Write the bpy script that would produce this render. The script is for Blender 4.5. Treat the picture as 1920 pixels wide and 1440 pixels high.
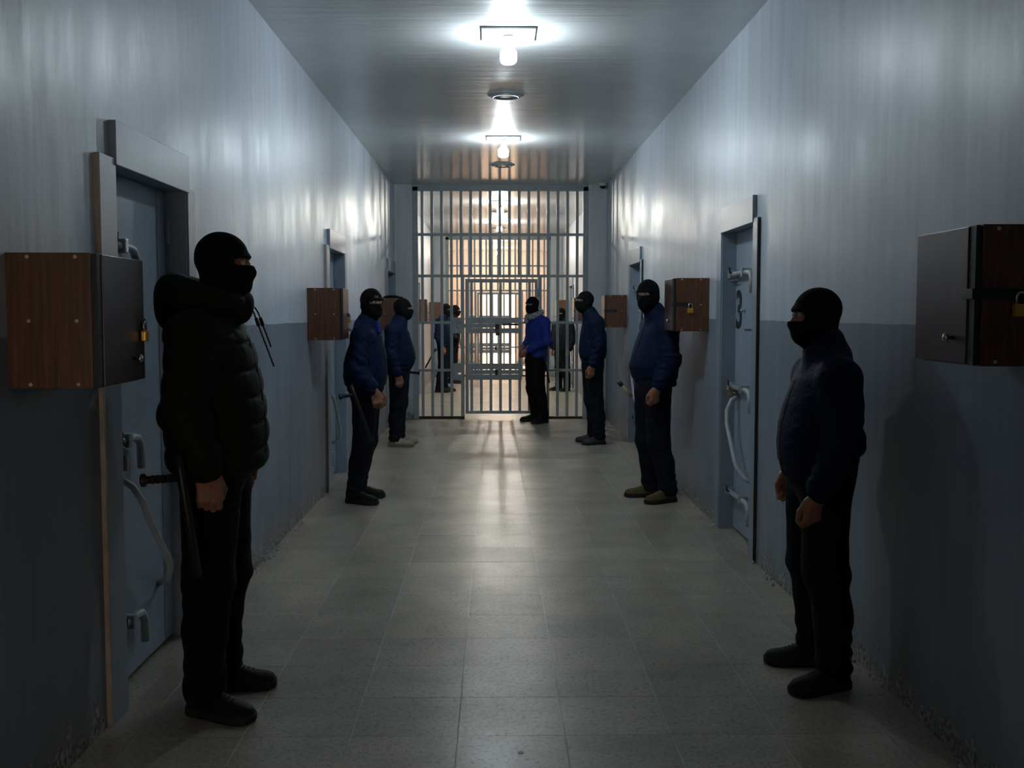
import bpy, bmesh, math, random
import numpy as np
from mathutils import Vector, Matrix
random.seed(4)
for o in list(bpy.data.objects):
    bpy.data.objects.remove(o, do_unlink=True)
S = bpy.context.scene
COL = S.collection
R = math.radians

# ------------------------------------------------------------------ camera
cam_d = bpy.data.cameras.new('camera')
cam_d.sensor_width = 36.0
cam_d.lens = 37.5
cam_d.clip_end = 200
cam = bpy.data.objects.new('camera', cam_d)
cam.location = (0, 0, 1.48)
cam.rotation_euler = (R(90 - 3.833), 0, R(-0.9146))
COL.objects.link(cam)
S.camera = cam
# ------------------------------------------------------------------ world, sun, exposure
W = bpy.data.worlds.new('world')
S.world = W
W.use_nodes = True
W.node_tree.nodes['Background'].inputs[0].default_value = (1.0, 0.82, 0.66, 1)
W.node_tree.nodes['Background'].inputs[1].default_value = 5.0
sun_d = bpy.data.lights.new('sun', 'SUN')
sun_d.energy = 16.0
sun_d.color = (1.0, 0.86, 0.7)
sun_d.angle = R(0.6)
sun = bpy.data.objects.new('sun', sun_d)
sun.rotation_euler = (R(-52), 0, R(8))       # shines from the far end back down the corridor
COL.objects.link(sun)
S.view_settings.view_transform = 'Standard'
S.view_settings.look = 'None'
S.view_settings.exposure = 0.15
S.view_settings.gamma = 1.0
S.view_settings.use_curve_mapping = False
BULB_NEAR = 255.0      # radiance of the two bulbs in the first stretch
BULB_FAR = 580.0       # bulbs beyond the first gate
BULB_COL = (0.80, 0.93, 1.0)

# ------------------------------------------------------------------ materials
def newmat(name):
    m = bpy.data.materials.new(name)
    m.use_nodes = True
    nt = m.node_tree
    b = nt.nodes['Principled BSDF']
    return m, nt, b
def N(nt, t, **kw):
    n = nt.nodes.new(t)
    for k, v in kw.items():
        setattr(n, k, v)
    return n
def L(nt, a, b):
    nt.links.new(a, b)
def ramp(nt, src, stops):
    r = N(nt, 'ShaderNodeValToRGB')
    els = r.color_ramp.elements
    while len(els) < len(stops):
        els.new(0.5)
    for e, (p, c) in zip(els, stops):
        e.position = p
        e.color = (c, c, c, 1) if not isinstance(c, tuple) else (*c, 1)
    L(nt, src, r.inputs[0])
    return r.outputs[0]
def coords(nt, scale=(1, 1, 1), kind='Object'):
    tc = N(nt, 'ShaderNodeTexCoord')
    mp = N(nt, 'ShaderNodeMapping')
    mp.inputs['Scale'].default_value = scale
    L(nt, tc.outputs[kind], mp.inputs[0])
    return mp.outputs[0]
def wcoords(nt, scale=(1, 1, 1)):
    g = N(nt, 'ShaderNodeNewGeometry')
    mp = N(nt, 'ShaderNodeMapping')
    mp.inputs['Scale'].default_value = scale
    L(nt, g.outputs['Position'], mp.inputs[0])
    return mp.outputs[0]
def noise(nt, vec, scale, detail=4, rough=0.55, dist=0.0):
    n = N(nt, 'ShaderNodeTexNoise')
    n.inputs['Scale'].default_value = scale
    n.inputs['Detail'].default_value = detail
    n.inputs['Roughness'].default_value = rough
    n.inputs['Distortion'].default_value = dist
    L(nt, vec, n.inputs['Vector'])
    return n.outputs['Fac']
def mixc(nt, fac, a, b, typ='MIX'):
    m = N(nt, 'ShaderNodeMix', data_type='RGBA', blend_type=typ)
    for sock, v in ((m.inputs[0], fac), (m.inputs[6], a), (m.inputs[7], b)):
        if isinstance(v, (int, float)):
            sock.default_value = v
        elif isinstance(v, tuple):
            sock.default_value = (*v, 1)
        else:
            L(nt, v, sock)
    return m.outputs[2]
def mth(nt, op, a, b=0.0, c=None):
    m = N(nt, 'ShaderNodeMath', operation=op)
    for i, v in enumerate((a, b, c)):
        if v is None:
            continue
        if isinstance(v, (int, float)):
            m.inputs[i].default_value = v
        else:
            L(nt, v, m.inputs[i])
    return m.outputs[0]
def bump(nt, b, h, strength, dist, prev=None):
    n = N(nt, 'ShaderNodeBump')
    n.inputs['Strength'].default_value = strength
    n.inputs['Distance'].default_value = dist
    L(nt, h, n.inputs['Height'])
    if prev is not None:
        L(nt, prev, n.inputs['Normal'])
    L(nt, n.outputs[0], b.inputs['Normal'])
    return n.outputs[0]

def plain(name, col, rough=0.5, metal=0.0, nscale=0, namp=0.0, bscale=0, bstr=0.2, bdist=0.002, spec=0.5):
    m, nt, b = newmat(name)
    b.inputs['Roughness'].default_value = rough
    b.inputs['Metallic'].default_value = metal
    b.inputs['Specular IOR Level'].default_value = spec
    if nscale:
        f = noise(nt, coords(nt), nscale, 5)
        lo = tuple(c * (1 - namp) for c in col)
        hi = tuple(min(1, c * (1 + namp)) for c in col)
        L(nt, mixc(nt, f, lo, hi), b.inputs['Base Color'])
    else:
        b.inputs['Base Color'].default_value = (*col, 1)
    if bscale:
        bump(nt, b, noise(nt, coords(nt), bscale, 3), bstr, bdist)
    return m

def wall_mat(name, upper, lower, line):
    m, nt, b = newmat(name)
    g = N(nt, 'ShaderNodeNewGeometry')
    sep = N(nt, 'ShaderNodeSeparateXYZ')
    L(nt, g.outputs['Position'], sep.inputs[0])
    z = sep.outputs[2]
    w = wcoords(nt)
    wob = mth(nt, 'MULTIPLY', mth(nt, 'SUBTRACT', noise(nt, w, 3.0, 3), 0.5), 0.012)
    fac = mth(nt, 'GREATER_THAN', mth(nt, 'ADD', z, wob), line)
    c = mixc(nt, fac, lower, upper)
    blot = ramp(nt, noise(nt, wcoords(nt, (1, 1, 0.45)), 2.2, 6, 0.6), [(0.3, 0.86), (0.7, 1.06)])
    c = mixc(nt, 1.0, c, blot, 'MULTIPLY')
    # long vertical wash marks
    st = ramp(nt, noise(nt, wcoords(nt, (9, 9, 0.5)), 1.6, 4), [(0.38, 0.92), (0.66, 1.04)])
    c = mixc(nt, 1.0, c, st, 'MULTIPLY')
    # peeling paint and dirt along the foot of the wall
    peel = mth(nt, 'SUBTRACT', noise(nt, wcoords(nt, (1, 1, 0.8)), 13, 6, 0.65), mth(nt, 'MULTIPLY', z, 1.7))
    pm = ramp(nt, peel, [(0.36, 0.0), (0.42, 1.0)])
    pc = mixc(nt, ramp(nt, noise(nt, w, 48, 4), [(0.44, 0.0), (0.55, 1.0)]), (0.05, 0.047, 0.04), (0.66, 0.64, 0.58))
    c = mixc(nt, pm, c, pc)
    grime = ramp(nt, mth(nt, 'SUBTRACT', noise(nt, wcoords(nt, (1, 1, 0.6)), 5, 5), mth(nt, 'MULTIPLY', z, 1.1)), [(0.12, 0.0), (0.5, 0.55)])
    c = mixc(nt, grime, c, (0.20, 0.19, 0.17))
    L(nt, c, b.inputs['Base Color'])
    rg = ramp(nt, noise(nt, wcoords(nt, (3, 3, 1)), 1.5, 4), [(0.3, 0.34), (0.75, 0.46)])
    L(nt, rg, b.inputs['Roughness'])
    n1 = bump(nt, b, noise(nt, wcoords(nt, (10, 10, 0.5)), 1.2, 4), 0.10, 0.014)
    n2 = bump(nt, b, noise(nt, wcoords(nt, (1, 1, 0.6)), 12, 5, 0.55), 0.24, 0.006, n1)
    bump(nt, b, pm, 0.6, 0.006, n2)
    return m
M = {}
M['wall_left'] = wall_mat('paint_left', (0.60, 0.66, 0.73), (0.255, 0.295, 0.355), 1.408)
M['wall_right'] = wall_mat('paint_right', (0.60, 0.66, 0.73), (0.255, 0.295, 0.355), 1.434)
M['wall_pier'] = wall_mat('paint_pier', (0.66, 0.70, 0.74), (0.58, 0.63, 0.69), 1.42)
M['wall_peach_light'] = wall_mat('paint_peach_light', (0.86, 0.73, 0.63), (0.78, 0.61, 0.52), 2.05)  # warm peach light of the last stretch mixed into the wall colour

def ceil_mat():
    m, nt, b = newmat('ceiling_gloss')
    f = ramp(nt, noise(nt, wcoords(nt), 1.4, 5), [(0.3, 0.88), (0.7, 1.05)])
    L(nt, mixc(nt, 1.0, (0.66, 0.68, 0.68), f, 'MULTIPLY'), b.inputs['Base Color'])
    L(nt, ramp(nt, noise(nt, wcoords(nt, (1, 2, 1)), 2, 4), [(0.3, 0.44), (0.75, 0.60)]), b.inputs['Roughness'])
    b.inputs['Coat Weight'].default_value = 0.6
    b.inputs['Coat Roughness'].default_value = 0.15
    n1 = bump(nt, b, noise(nt, wcoords(nt, (0.5, 7, 1)), 1.8, 3), 0.35, 0.02)
    bump(nt, b, noise(nt, wcoords(nt), 30, 4), 0.22, 0.004, n1)
    return m
M['ceiling'] = ceil_mat()

def tile_mat(rnd):
    m, nt, b = newmat('terrazzo')
    w = wcoords(nt)
    base = mixc(nt, ramp(nt, noise(nt, w, 3.0, 6, 0.6), [(0.3, 0.0), (0.7, 1.0)]), (0.29, 0.255, 0.195), (0.45, 0.40, 0.315))
    sp = ramp(nt, noise(nt, wcoords(nt, (1, 0.75, 1)), 62, 5, 0.75), [(0.50, 0.0), (0.66, 0.9)])
    c = mixc(nt, sp, base, (0.135, 0.13, 0.12))
    sp2 = ramp(nt, noise(nt, w, 70, 2), [(0.62, 0.0), (0.72, 0.5)])
    c = mixc(nt, sp2, c, (0.55, 0.53, 0.48))
    st = ramp(nt, noise(nt, w, 1.1, 7, 0.7), [(0.25, 0.78), (0.5, 1.0)])
    c = mixc(nt, 1.0, c, st, 'MULTIPLY')
    brown = ramp(nt, noise(nt, wcoords(nt, (1, 1, 1)), 5.0, 6, 0.75), [(0.70, 0.0), (0.78, 0.55)])
    c = mixc(nt, brown, c, (0.14, 0.11, 0.08))
    if rnd == 'obj':
        oi = N(nt, 'ShaderNodeObjectInfo'); rv = oi.outputs['Random']
    else:
        gg = N(nt, 'ShaderNodeNewGeometry'); rv = gg.outputs['Random Per Island']
    c = mixc(nt, 1.0, c, ramp(nt, rv, [(0.0, 0.86), (1.0, 1.08)]), 'MULTIPLY')
    L(nt, c, b.inputs['Base Color'])
    L(nt, ramp(nt, noise(nt, w, 2.4, 5, 0.6), [(0.3, 0.282), (0.72, 0.40)]), b.inputs['Roughness'])
    bump(nt, b, noise(nt, wcoords(nt, (0.6, 1.6, 1)), 9, 5), 0.20, 0.004)
    return m
M['tile'] = tile_mat('obj')
M['tile_far'] = tile_mat('island')
M['grout'] = plain('grout', (0.55, 0.54, 0.50), 0.8, nscale=3, namp=0.6)
M['steel'] = plain('gate_paint', (0.35, 0.395, 0.41), 0.42, nscale=14, namp=0.25, bscale=60, bstr=0.15)
M['steel_dark'] = plain('grimy_steel', (0.035, 0.033, 0.03), 0.7, nscale=20, namp=0.4)
M['door'] = plain('door_paint', (0.32, 0.38, 0.45), 0.38, nscale=4, namp=0.16, bscale=25, bstr=0.18, bdist=0.003)
M['frame'] = plain('frame_paint', (0.26, 0.32, 0.39), 0.36, nscale=5, namp=0.2, bscale=22, bstr=0.2, bdist=0.003)
M['frame_edge'] = plain('bare_frame_edge', (0.42, 0.34, 0.27), 0.6, nscale=12, namp=0.5)
M['bolt'] = plain('bolt_steel', (0.42, 0.45, 0.47), 0.32, 0.7, nscale=12, namp=0.3)
M['handle'] = plain('handle_paint', (0.44, 0.47, 0.47), 0.4, nscale=10, namp=0.2)
M['digit'] = plain('stencil_black', (0.02, 0.025, 0.03), 0.6)
M['brass'] = plain('brass', (0.75, 0.44, 0.08), 0.32, 0.75)
M['dullbrass'] = plain('dull_padlock', (0.30, 0.27, 0.22), 0.4, 0.8)
M['chrome'] = plain('chrome', (0.62, 0.63, 0.64), 0.2, 1.0)
M['black'] = plain('black_metal', (0.012, 0.012, 0.013), 0.5)
M['rubber'] = plain('black_rubber', (0.010, 0.010, 0.011), 0.45, bscale=300, bstr=0.1)
M['white'] = plain('white_plastic', (0.75, 0.76, 0.76), 0.4)
M['plate'] = plain('opal_panel', (0.36, 0.39, 0.41), 0.35)
M['screw'] = plain('screw_head', (0.55, 0.48, 0.40), 0.4, 0.3)
M['paper'] = plain('paper', (0.75, 0.75, 0.72), 0.8)
M['sand'] = plain('sand_ground', (0.62, 0.47, 0.33), 0.9, nscale=2, namp=0.2)
M['plaster_out'] = plain('courtyard_plaster', (0.80, 0.68, 0.55), 0.9, nscale=1.5, namp=0.12)
M['crumb'] = plain('plaster_crumb', (0.45, 0.43, 0.39), 0.9, nscale=30, namp=0.5)

def wood_mat():
    m, nt, b = newmat('walnut_laminate')
    v = coords(nt, (26, 26, 1.3))
    f = noise(nt, v, 3.0, 6, 0.65, 0.4)
    f2 = noise(nt, coords(nt, (90, 90, 2.2)), 3.0, 3)
    c = mixc(nt, ramp(nt, f, [(0.32, 0.0), (0.68, 1.0)]), (0.060, 0.024, 0.012), (0.175, 0.074, 0.036))
    c = mixc(nt, ramp(nt, f2, [(0.5, 0.0), (0.7, 0.5)]), c, (0.035, 0.012, 0.006))
    oi = N(nt, 'ShaderNodeObjectInfo')
    L(nt, c, b.inputs['Base Color'])
    b.inputs['Roughness'].default_value = 0.38
    bump(nt, b, f2, 0.1, 0.001)
    return m
M['wood'] = wood_mat()
M['boxdoor'] = plain('box_door_laminate', (0.085, 0.045, 0.040), 0.28, nscale=7, namp=0.35)

def emit(name, col, s):
    m, nt, b = newmat(name)
    b.inputs['Base Color'].default_value = (0.9, 0.9, 0.9, 1)
    b.inputs['Emission Color'].default_value = (*col, 1)
    b.inputs['Emission Strength'].default_value = s
    return m
M['bulb_near'] = emit('bulb_glow', BULB_COL, BULB_NEAR)
M['bulb_end'] = emit('bulb_glow_end', (1.0, 0.9, 0.78), 380)
M['bulb_far'] = emit('bulb_glow_far', (1.0, 0.97, 0.86), BULB_FAR)

def cloth(name, col, rough=0.85, bs=420, nscale=9, namp=0.3, sheen=0.0, fold=0.35):
    m, nt, b = newmat(name)
    f = noise(nt, coords(nt), nscale, 4)
    L(nt, mixc(nt, f, tuple(c * (1 - namp) for c in col), tuple(c * (1 + namp) for c in col)), b.inputs['Base Color'])
    b.inputs['Roughness'].default_value = rough
    b.inputs['Specular IOR Level'].default_value = 0.18
    b.inputs['Sheen Weight'].default_value = sheen
    n1 = bump(nt, b, noise(nt, coords(nt, (1, 1, 1.8)), 17, 3, 0.5, 0.6), fold, 0.012)
    bump(nt, b, noise(nt, coords(nt), bs, 2), 0.12, 0.001, n1)
    return m
M['olive'] = cloth('olive_puffer', (0.0075, 0.0085, 0.005), 0.75, fold=0.45)
M['navy'] = cloth('navy_nylon', (0.0034, 0.0105, 0.040), 0.72, fold=0.55)
M['navy_dk'] = cloth('dark_navy_nylon', (0.0028, 0.009, 0.032), 0.75, fold=0.55)
M['royal'] = cloth('royal_blue_nylon', (0.016, 0.032, 0.24), 0.55, fold=0.5)
M['blackcoat'] = cloth('black_coat', (0.008, 0.009, 0.013), 0.7)
M['trouser'] = cloth('dark_trouser', (0.006, 0.008, 0.015), 0.85, fold=0.6)
M['trouser_bk'] = cloth('black_trouser', (0.005, 0.005, 0.006), 0.85, fold=0.6)
M['knit'] = cloth('black_knit', (0.0045, 0.0045, 0.005), 0.92, 700, fold=0.1)
M['shirt'] = cloth('blue_collar', (0.015, 0.035, 0.20), 0.8)
M['shoe_bk'] = cloth('black_shoe', (0.009, 0.009, 0.010), 0.6, fold=0.1)
M['shoe_gy'] = cloth('grey_shoe', (0.018, 0.022, 0.024), 0.7, fold=0.1)
M['shoe_bg'] = cloth('beige_shoe', (0.34, 0.29, 0.20), 0.75, fold=0.1)
M['shoe_ol'] = cloth('olive_boot', (0.105, 0.075, 0.030), 0.7, fold=0.15)
M['shoe_dg'] = cloth('dark_grey_shoe', (0.05, 0.048, 0.046), 0.7, fold=0.1)
M['sole_bk'] = plain('black_sole', (0.010, 0.010, 0.010), 0.7)
M['sole_bg'] = plain('tan_sole', (0.22, 0.19, 0.14), 0.7)
M['lace_lt'] = plain('light_lace', (0.35, 0.33, 0.26), 0.8)
M['lace_bk'] = plain('dark_lace', (0.02, 0.02, 0.02), 0.8)
M['stripe'] = plain('shoe_stripe', (0.8, 0.8, 0.78), 0.6)
M['logo'] = plain('logo_thread', (0.30, 0.31, 0.32), 0.8)
def skin_mat():
    m, nt, b = newmat('skin')
    f = noise(nt, coords(nt), 22, 4)
    L(nt, mixc(nt, f, (0.27, 0.108, 0.066), (0.36, 0.162, 0.104)), b.inputs['Base Color'])
    b.inputs['Roughness'].default_value = 0.5
    bump(nt, b, noise(nt, coords(nt), 120, 3), 0.12, 0.001)
    return m
M['skin'] = skin_mat()
M['eye'] = plain('eye_white', (0.36, 0.33, 0.30), 0.25)
M['iris'] = plain('iris', (0.02, 0.012, 0.008), 0.15)
M['brow'] = plain('eyebrow', (0.015, 0.010, 0.008), 0.8)
def scarf_mat():
    m, nt, b = newmat('checked_scarf')
    v = coords(nt, (1, 1, 1))
    ch = N(nt, 'ShaderNodeTexChecker')
    ch.inputs['Scale'].default_value = 70
    L(nt, v, ch.inputs['Vector'])
    L(nt, mixc(nt, ch.outputs['Fac'], (0.55, 0.57, 0.58), (0.03, 0.03, 0.035)), b.inputs['Base Color'])
    b.inputs['Roughness'].default_value = 0.9
    return m
M['scarf'] = scarf_mat()

# ------------------------------------------------------------------ object helpers
def tag(o, label=None, cat=None, group=None, kind=None):
    if label: o['label'] = label
    if cat: o['category'] = cat
    if group: o['group'] = group
    if kind: o['kind'] = kind
    return o
def empty(name, loc, rz=0.0):
    o = bpy.data.objects.new(name, None)
    o.location = loc
    o.rotation_euler = (0, 0, rz)
    o.empty_display_size = 0.1
    COL.objects.link(o)
    return o
def wloc(o):
    v = Vector((0, 0, 0))
    while o is not None:
        v += o.location
        o = o.parent
    return v
def link_mesh(name, me, mat, parent=None, loc=(0, 0, 0)):
    o = bpy.data.objects.new(name, me)
    if mat is not None and not me.materials:
        me.materials.append(M[mat] if isinstance(mat, str) else mat)
    COL.objects.link(o)
    if parent is not None:
        o.parent = parent
    o.location = loc
    return o
class MB:
    """collects shapes given in world space and links them as one mesh"""
    def __init__(s):
        s.bm = bmesh.new()
    def box(s, x0, x1, y0, y1, z0, z1, bev=0.0, mat=None):
        b2 = bmesh.new()
        bmesh.ops.create_cube(b2, size=1.0)
        for v in b2.verts:
            v.co = Vector(((x0 + x1) / 2 + v.co.x * (x1 - x0), (y0 + y1) / 2 + v.co.y * (y1 - y0), (z0 + z1) / 2 + v.co.z * (z1 - z0)))
        if bev:
            bmesh.ops.bevel(b2, geom=b2.edges[:], offset=bev, segments=2, affect='EDGES', profile=0.6)
        if mat is not None:
            b2.transform(mat)
        s._merge(b2)
        return s
    def _merge(s, b2):
        me = bpy.data.meshes.new('tmp')
        b2.to_mesh(me); b2.free()
        s.bm.from_mesh(me)
        bpy.data.meshes.remove(me)
    def tube(s, pts, r, seg=10, caps=True):
        pts = [Vector(p) for p in pts]
        rs = r if isinstance(r, (list, tuple)) else [r] * len(pts)
        rings = []
        up = None
        for i, p in enumerate(pts):
            d = (pts[min(i + 1, len(pts) - 1)] - pts[max(i - 1, 0)]).normalized()
            if up is None:
                up = Vector((0, 0, 1)) if abs(d.z) < 0.9 else Vector((1, 0, 0))
            a = d.cross(up).normalized()
            b = a.cross(d).normalized()
            up = b
            rings.append([s.bm.verts.new(p + (a * math.cos(2 * math.pi * k / seg) + b * math.sin(2 * math.pi * k / seg)) * rs[i]) for k in range(seg)])
        for i in range(len(rings) - 1):
            for k in range(seg):
                s.bm.faces.new((rings[i][k], rings[i][(k + 1) % seg], rings[i + 1][(k + 1) % seg], rings[i + 1][k]))
        if caps:
            s.bm.faces.new(rings[0][::-1]); s.bm.faces.new(rings[-1])
        return s
    def lathe(s, prof, c, seg=24, axis='z'):
        """prof: (radius, height) pairs about a vertical (or x / y) axis through c"""
        rings = []
        for r, h in prof:
            ring = []
            for k in range(seg):
                a = 2 * math.pi * k / seg
                u, v = r * math.cos(a), r * math.sin(a)
                p = (u, v, h) if axis == 'z' else ((h, u, v) if axis == 'x' else (u, h, v))
                ring.append(s.bm.verts.new((c[0] + p[0], c[1] + p[1], c[2] + p[2])))
            rings.append(ring)
        for i in range(len(rings) - 1):
            for k in range(seg):
                s.bm.faces.new((rings[i][k], rings[i][(k + 1) % seg], rings[i + 1][(k + 1) % seg], rings[i + 1][k]))
        s.bm.faces.new(rings[0][::-1]); s.bm.faces.new(rings[-1])
        return s
    def build(s, name, mat, parent=None, smooth=False, world=True):
        bmesh.ops.recalc_face_normals(s.bm, faces=s.bm.faces[:])
        if parent is not None and world:
            off = wloc(parent)
            for v in s.bm.verts:
                v.co -= off
        me = bpy.data.meshes.new(name)
        s.bm.to_mesh(me); s.bm.free()
        if smooth:
            for p in me.polygons:
                p.use_smooth = True
        return link_mesh(name, me, mat, parent)
def box_mesh(name, sx, sy, sz, mat, bev=0.0):
    b = MB().box(-sx / 2, sx / 2, -sy / 2, sy / 2, -sz / 2, sz / 2, bev)
    me = bpy.data.meshes.new(name)
    b.bm.to_mesh(me); b.bm.free()
    me.materials.append(M[mat])
    return me

# ================================================================== THE SHELL
XL, XR, CZ = -1.39, 1.545, 3.24
G1, G2, YE = 14.86, 24.75, 30.8
Y0 = -2.2
XC = (XL + XR) / 2
# door openings (y of the opening, side); L/R doors repeat every 4.9 m
DOORS = [('L', 3.925, 4.83), ('L', 8.93, 9.83), ('L', 13.78, 14.68), ('L', 18.75, 19.65),
         ('R', 6.33, 7.215), ('R', 11.25, 12.13), ('R', 16.15, 17.05), ('R', 21.05, 21.95), ('L', -0.9, 0.0), ('R', 1.3, 2.2)]
DH = 2.03
T = 0.26
def side_wall(name, side, x, mat, y0, y1):
    b = MB()
    xa, xb = (x - T, x) if side == 'L' else (x, x + T)
    ds = sorted([d for d in DOORS if d[0] == side and y0 < d[1] < y1], key=lambda d: d[1])
    y = y0
    for d in ds:
        b.box(xa, xb, y, d[1], -0.02, CZ + 0.1)
        b.box(xa, xb, d[1], d[2], DH, CZ + 0.1)
        y = d[2]
    b.box(xa, xb, y, y1, -0.02, CZ + 0.1)
    b.box(*((xa - 0.06, xa) if side == 'L' else (xb, xb + 0.06)), y0, y1, -0.1, CZ + 0.1)
    return tag(b.build(name, mat), kind='structure')
side_wall('wall_left', 'L', XL, 'wall_left', Y0, G2 + 0.15)
side_wall('wall_right', 'R', XR, 'wall_right', Y0, G2 + 0.15)
WY0, WY1, WZ0, WZ1 = 26.3, 29.6, 1.9, 2.65      # unseen openings added on either side to brighten the last stretch
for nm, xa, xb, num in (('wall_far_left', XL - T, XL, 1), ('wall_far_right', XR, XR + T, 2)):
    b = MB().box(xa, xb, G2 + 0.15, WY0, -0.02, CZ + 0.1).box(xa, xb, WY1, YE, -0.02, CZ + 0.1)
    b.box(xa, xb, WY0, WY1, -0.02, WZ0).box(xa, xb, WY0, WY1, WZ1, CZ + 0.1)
    tag(b.build(nm, 'wall_peach_light'), kind='structure')
    w = tag(empty('added_window_%d' % num, ((xa + xb) / 2, WY0, WZ0)), kind='structure')
    xm = (xa + xb) / 2
    for k in range(5):
        y = WY0 + (WY1 - WY0 - 0.05) * k / 4
        MB().box(xm - 0.025, xm + 0.025, y, y + 0.05, WZ0, WZ1, 0.003).build('mullion', 'steel', w)
    for z in (WZ0, WZ1 - 0.05):
        MB().box(xm - 0.025, xm + 0.025, WY0, WY1, z, z + 0.05, 0.003).build('frame_rail', 'steel', w)

tag(MB().box(XL - T, XR + T, Y0, YE + 0.25, CZ, CZ + 0.2).build('ceiling', 'ceiling'), kind='structure')
# end wall with the open exit, back wall (behind the camera) with a doorway
EX0, EX1, EZ = -0.36, 0.60, 2.05
b = MB()
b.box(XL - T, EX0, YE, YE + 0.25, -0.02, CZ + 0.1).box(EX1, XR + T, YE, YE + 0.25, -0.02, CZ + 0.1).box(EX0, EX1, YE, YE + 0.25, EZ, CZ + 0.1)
tag(b.build('wall_end', 'wall_peach_light'), kind='structure')
BX0, BX1, BZ = -1.15, -0.45, 2.0
b = MB()
b.box(XL - T, BX0, Y0 - 0.25, Y0, -0.02, CZ + 0.1).box(BX1, XR + T, Y0 - 0.25, Y0, -0.02, CZ + 0.1).box(BX0, BX1, Y0 - 0.25, Y0, BZ, CZ + 0.1)
b.box(-0.25, -0.13, Y0, -0.45, 0, CZ)  # unseen partition added to keep the doorway light off the right side
tag(b.build('wall_back_and_baffle', 'wall_left'), kind='structure')
# piers beside the two gates
for i, g in enumerate((G1, G2)):
    a, c = ('near', 'near') if i == 0 else ('second', 'second')
    tag(MB().box(XL, -1.135, g - 0.06, g + 0.2, 0, CZ, 0.008).build('wall_pier_left' if i == 0 else 'wall_pier_left_second', 'wall_pier'), kind='structure')
    tag(MB().box(1.29, XR, g - 0.06, g + 0.2, 0, CZ, 0.008).build('wall_pier_right' if i == 0 else 'wall_pier_right_second', 'wall_pier'), kind='structure')
# outside the exit: ground and a sunlit courtyard wall
tag(MB().box(-14, 14, YE + 0.25, 60, -0.3, -0.02).build('ground', 'sand'), kind='structure')
tag(MB().box(-14, 14, 44, 44.3, -0.02, 4.5).build('wall_courtyard', 'plaster_out'), kind='structure')

# floor: grout bed and tiles
floor = tag(MB().box(XL - T, XR + T, Y0 - 0.25, YE + 0.25, -0.12, -0.0025).build('floor', 'grout'), kind='structure')
TS = 0.374
xl = [XL] + [-0.132 + 0.376 * k for k in range(-3, 5)] + [XR]
yl0 = 3.65 - TS
NEAR_ROWS = 20
tile_me = {}
gap = 0.0024
gapy = 0.0010
for j in range(NEAR_ROWS):
    ya, yb = yl0 + j * TS, yl0 + (j + 1) * TS
    for i in range(len(xl) - 1):
        w = xl[i + 1] - xl[i]
        key = round(w, 3)
        if key not in tile_me:
            me = box_mesh('tile', w - 2 * gap, TS - 2 * gapy, 0.012, 'tile')
            tile_me[key] = me
        link_mesh('tile', tile_me[key], None, floor, ((xl[i] + xl[i + 1]) / 2, (ya + yb) / 2, -0.006 + random.uniform(-0.0006, 0.0)))
def tile_field(ya0, ya1, name):
    vs, fs = [], []
    n = int(math.ceil((ya1 - ya0) / TS - 1e-6))
    for j in range(n):
        ya, yb = ya0 + j * TS + gapy, min(ya0 + (j + 1) * TS, ya1) - gapy
        for i in range(len(xl) - 1):
            xa, xb = xl[i] + gap, xl[i + 1] - gap
            z = random.uniform(-0.0006, 0)
            k = len(vs)
            vs += [(xa, ya, -0.01), (xb, ya, -0.01), (xb, yb, -0.01), (xa, yb, -0.01), (xa, ya, z), (xb, ya, z), (xb, yb, z), (xa, yb, z)]
            fs += [(k + 4, k + 5, k + 6, k + 7), (k, k + 1, k + 5, k + 4), (k + 1, k + 2, k + 6, k + 5), (k + 2, k + 3, k + 7, k + 6), (k + 3, k, k + 4, k + 7)]
    me = bpy.data.meshes.new(name)
    me.from_pydata(vs, [], fs)
    o = link_mesh(name, me, 'tile_far', floor)
    o['kind'] = 'stuff'
tile_field(yl0 + NEAR_ROWS * TS, YE, 'far_tiles')
tile_field(yl0 - 14 * TS, yl0, 'rear_tiles')

# crumbled plaster along the foot of both walls
def crumbs(name, x, sgn, label):
    vs, fs = [], []
    rr = random.Random(7 if sgn > 0 else 8)
    for _ in range(420):
        y = rr.uniform(3.3, 14.6)
        if any(abs(y - (d[1] + d[2]) / 2) < 0.5 for d in DOORS if (d[0] == 'L') == (sgn > 0)):
            continue
        if math.sin(y * 3.1) + math.sin(y * 7.7 + 1) < rr.uniform(-1.6, 1.2):
            continue
        s = rr.uniform(0.004, 0.016)
        cx = x + sgn * (s + abs(rr.gauss(0, 0.018)))
        k = len(vs)
        for dx, dy, dz in ((-1, -1, 0), (1, -1, 0), (1, 1, 0), (-1, 1, 0), (-.6, -.5, 1), (.5, -.6, 1), (.6, .5, 1), (-.5, .6, 1)):
            vs.append((cx + dx * s * rr.uniform(.6, 1), y + dy * s * rr.uniform(.7, 1.6), dz * s * rr.uniform(.5, 1.3)))
        fs += [(k + 4, k + 5, k + 6, k + 7), (k, k + 1, k + 5, k + 4), (k + 1, k + 2, k + 6, k + 5), (k + 2, k + 3, k + 7, k + 6), (k + 3, k, k + 4, k + 7), (k, k + 3, k + 2, k + 1)]
    me = bpy.data.meshes.new(name)
    me.from_pydata(vs, [], fs)
    tag(link_mesh(name, me, 'crumb'), label, 'debris', kind='stuff')
crumbs('plaster_crumbs', XL, 1, 'crumbled plaster along the foot of the left wall')
crumbs('plaster_crumbs', XR, -1, 'crumbled plaster along the foot of the right wall')

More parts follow.
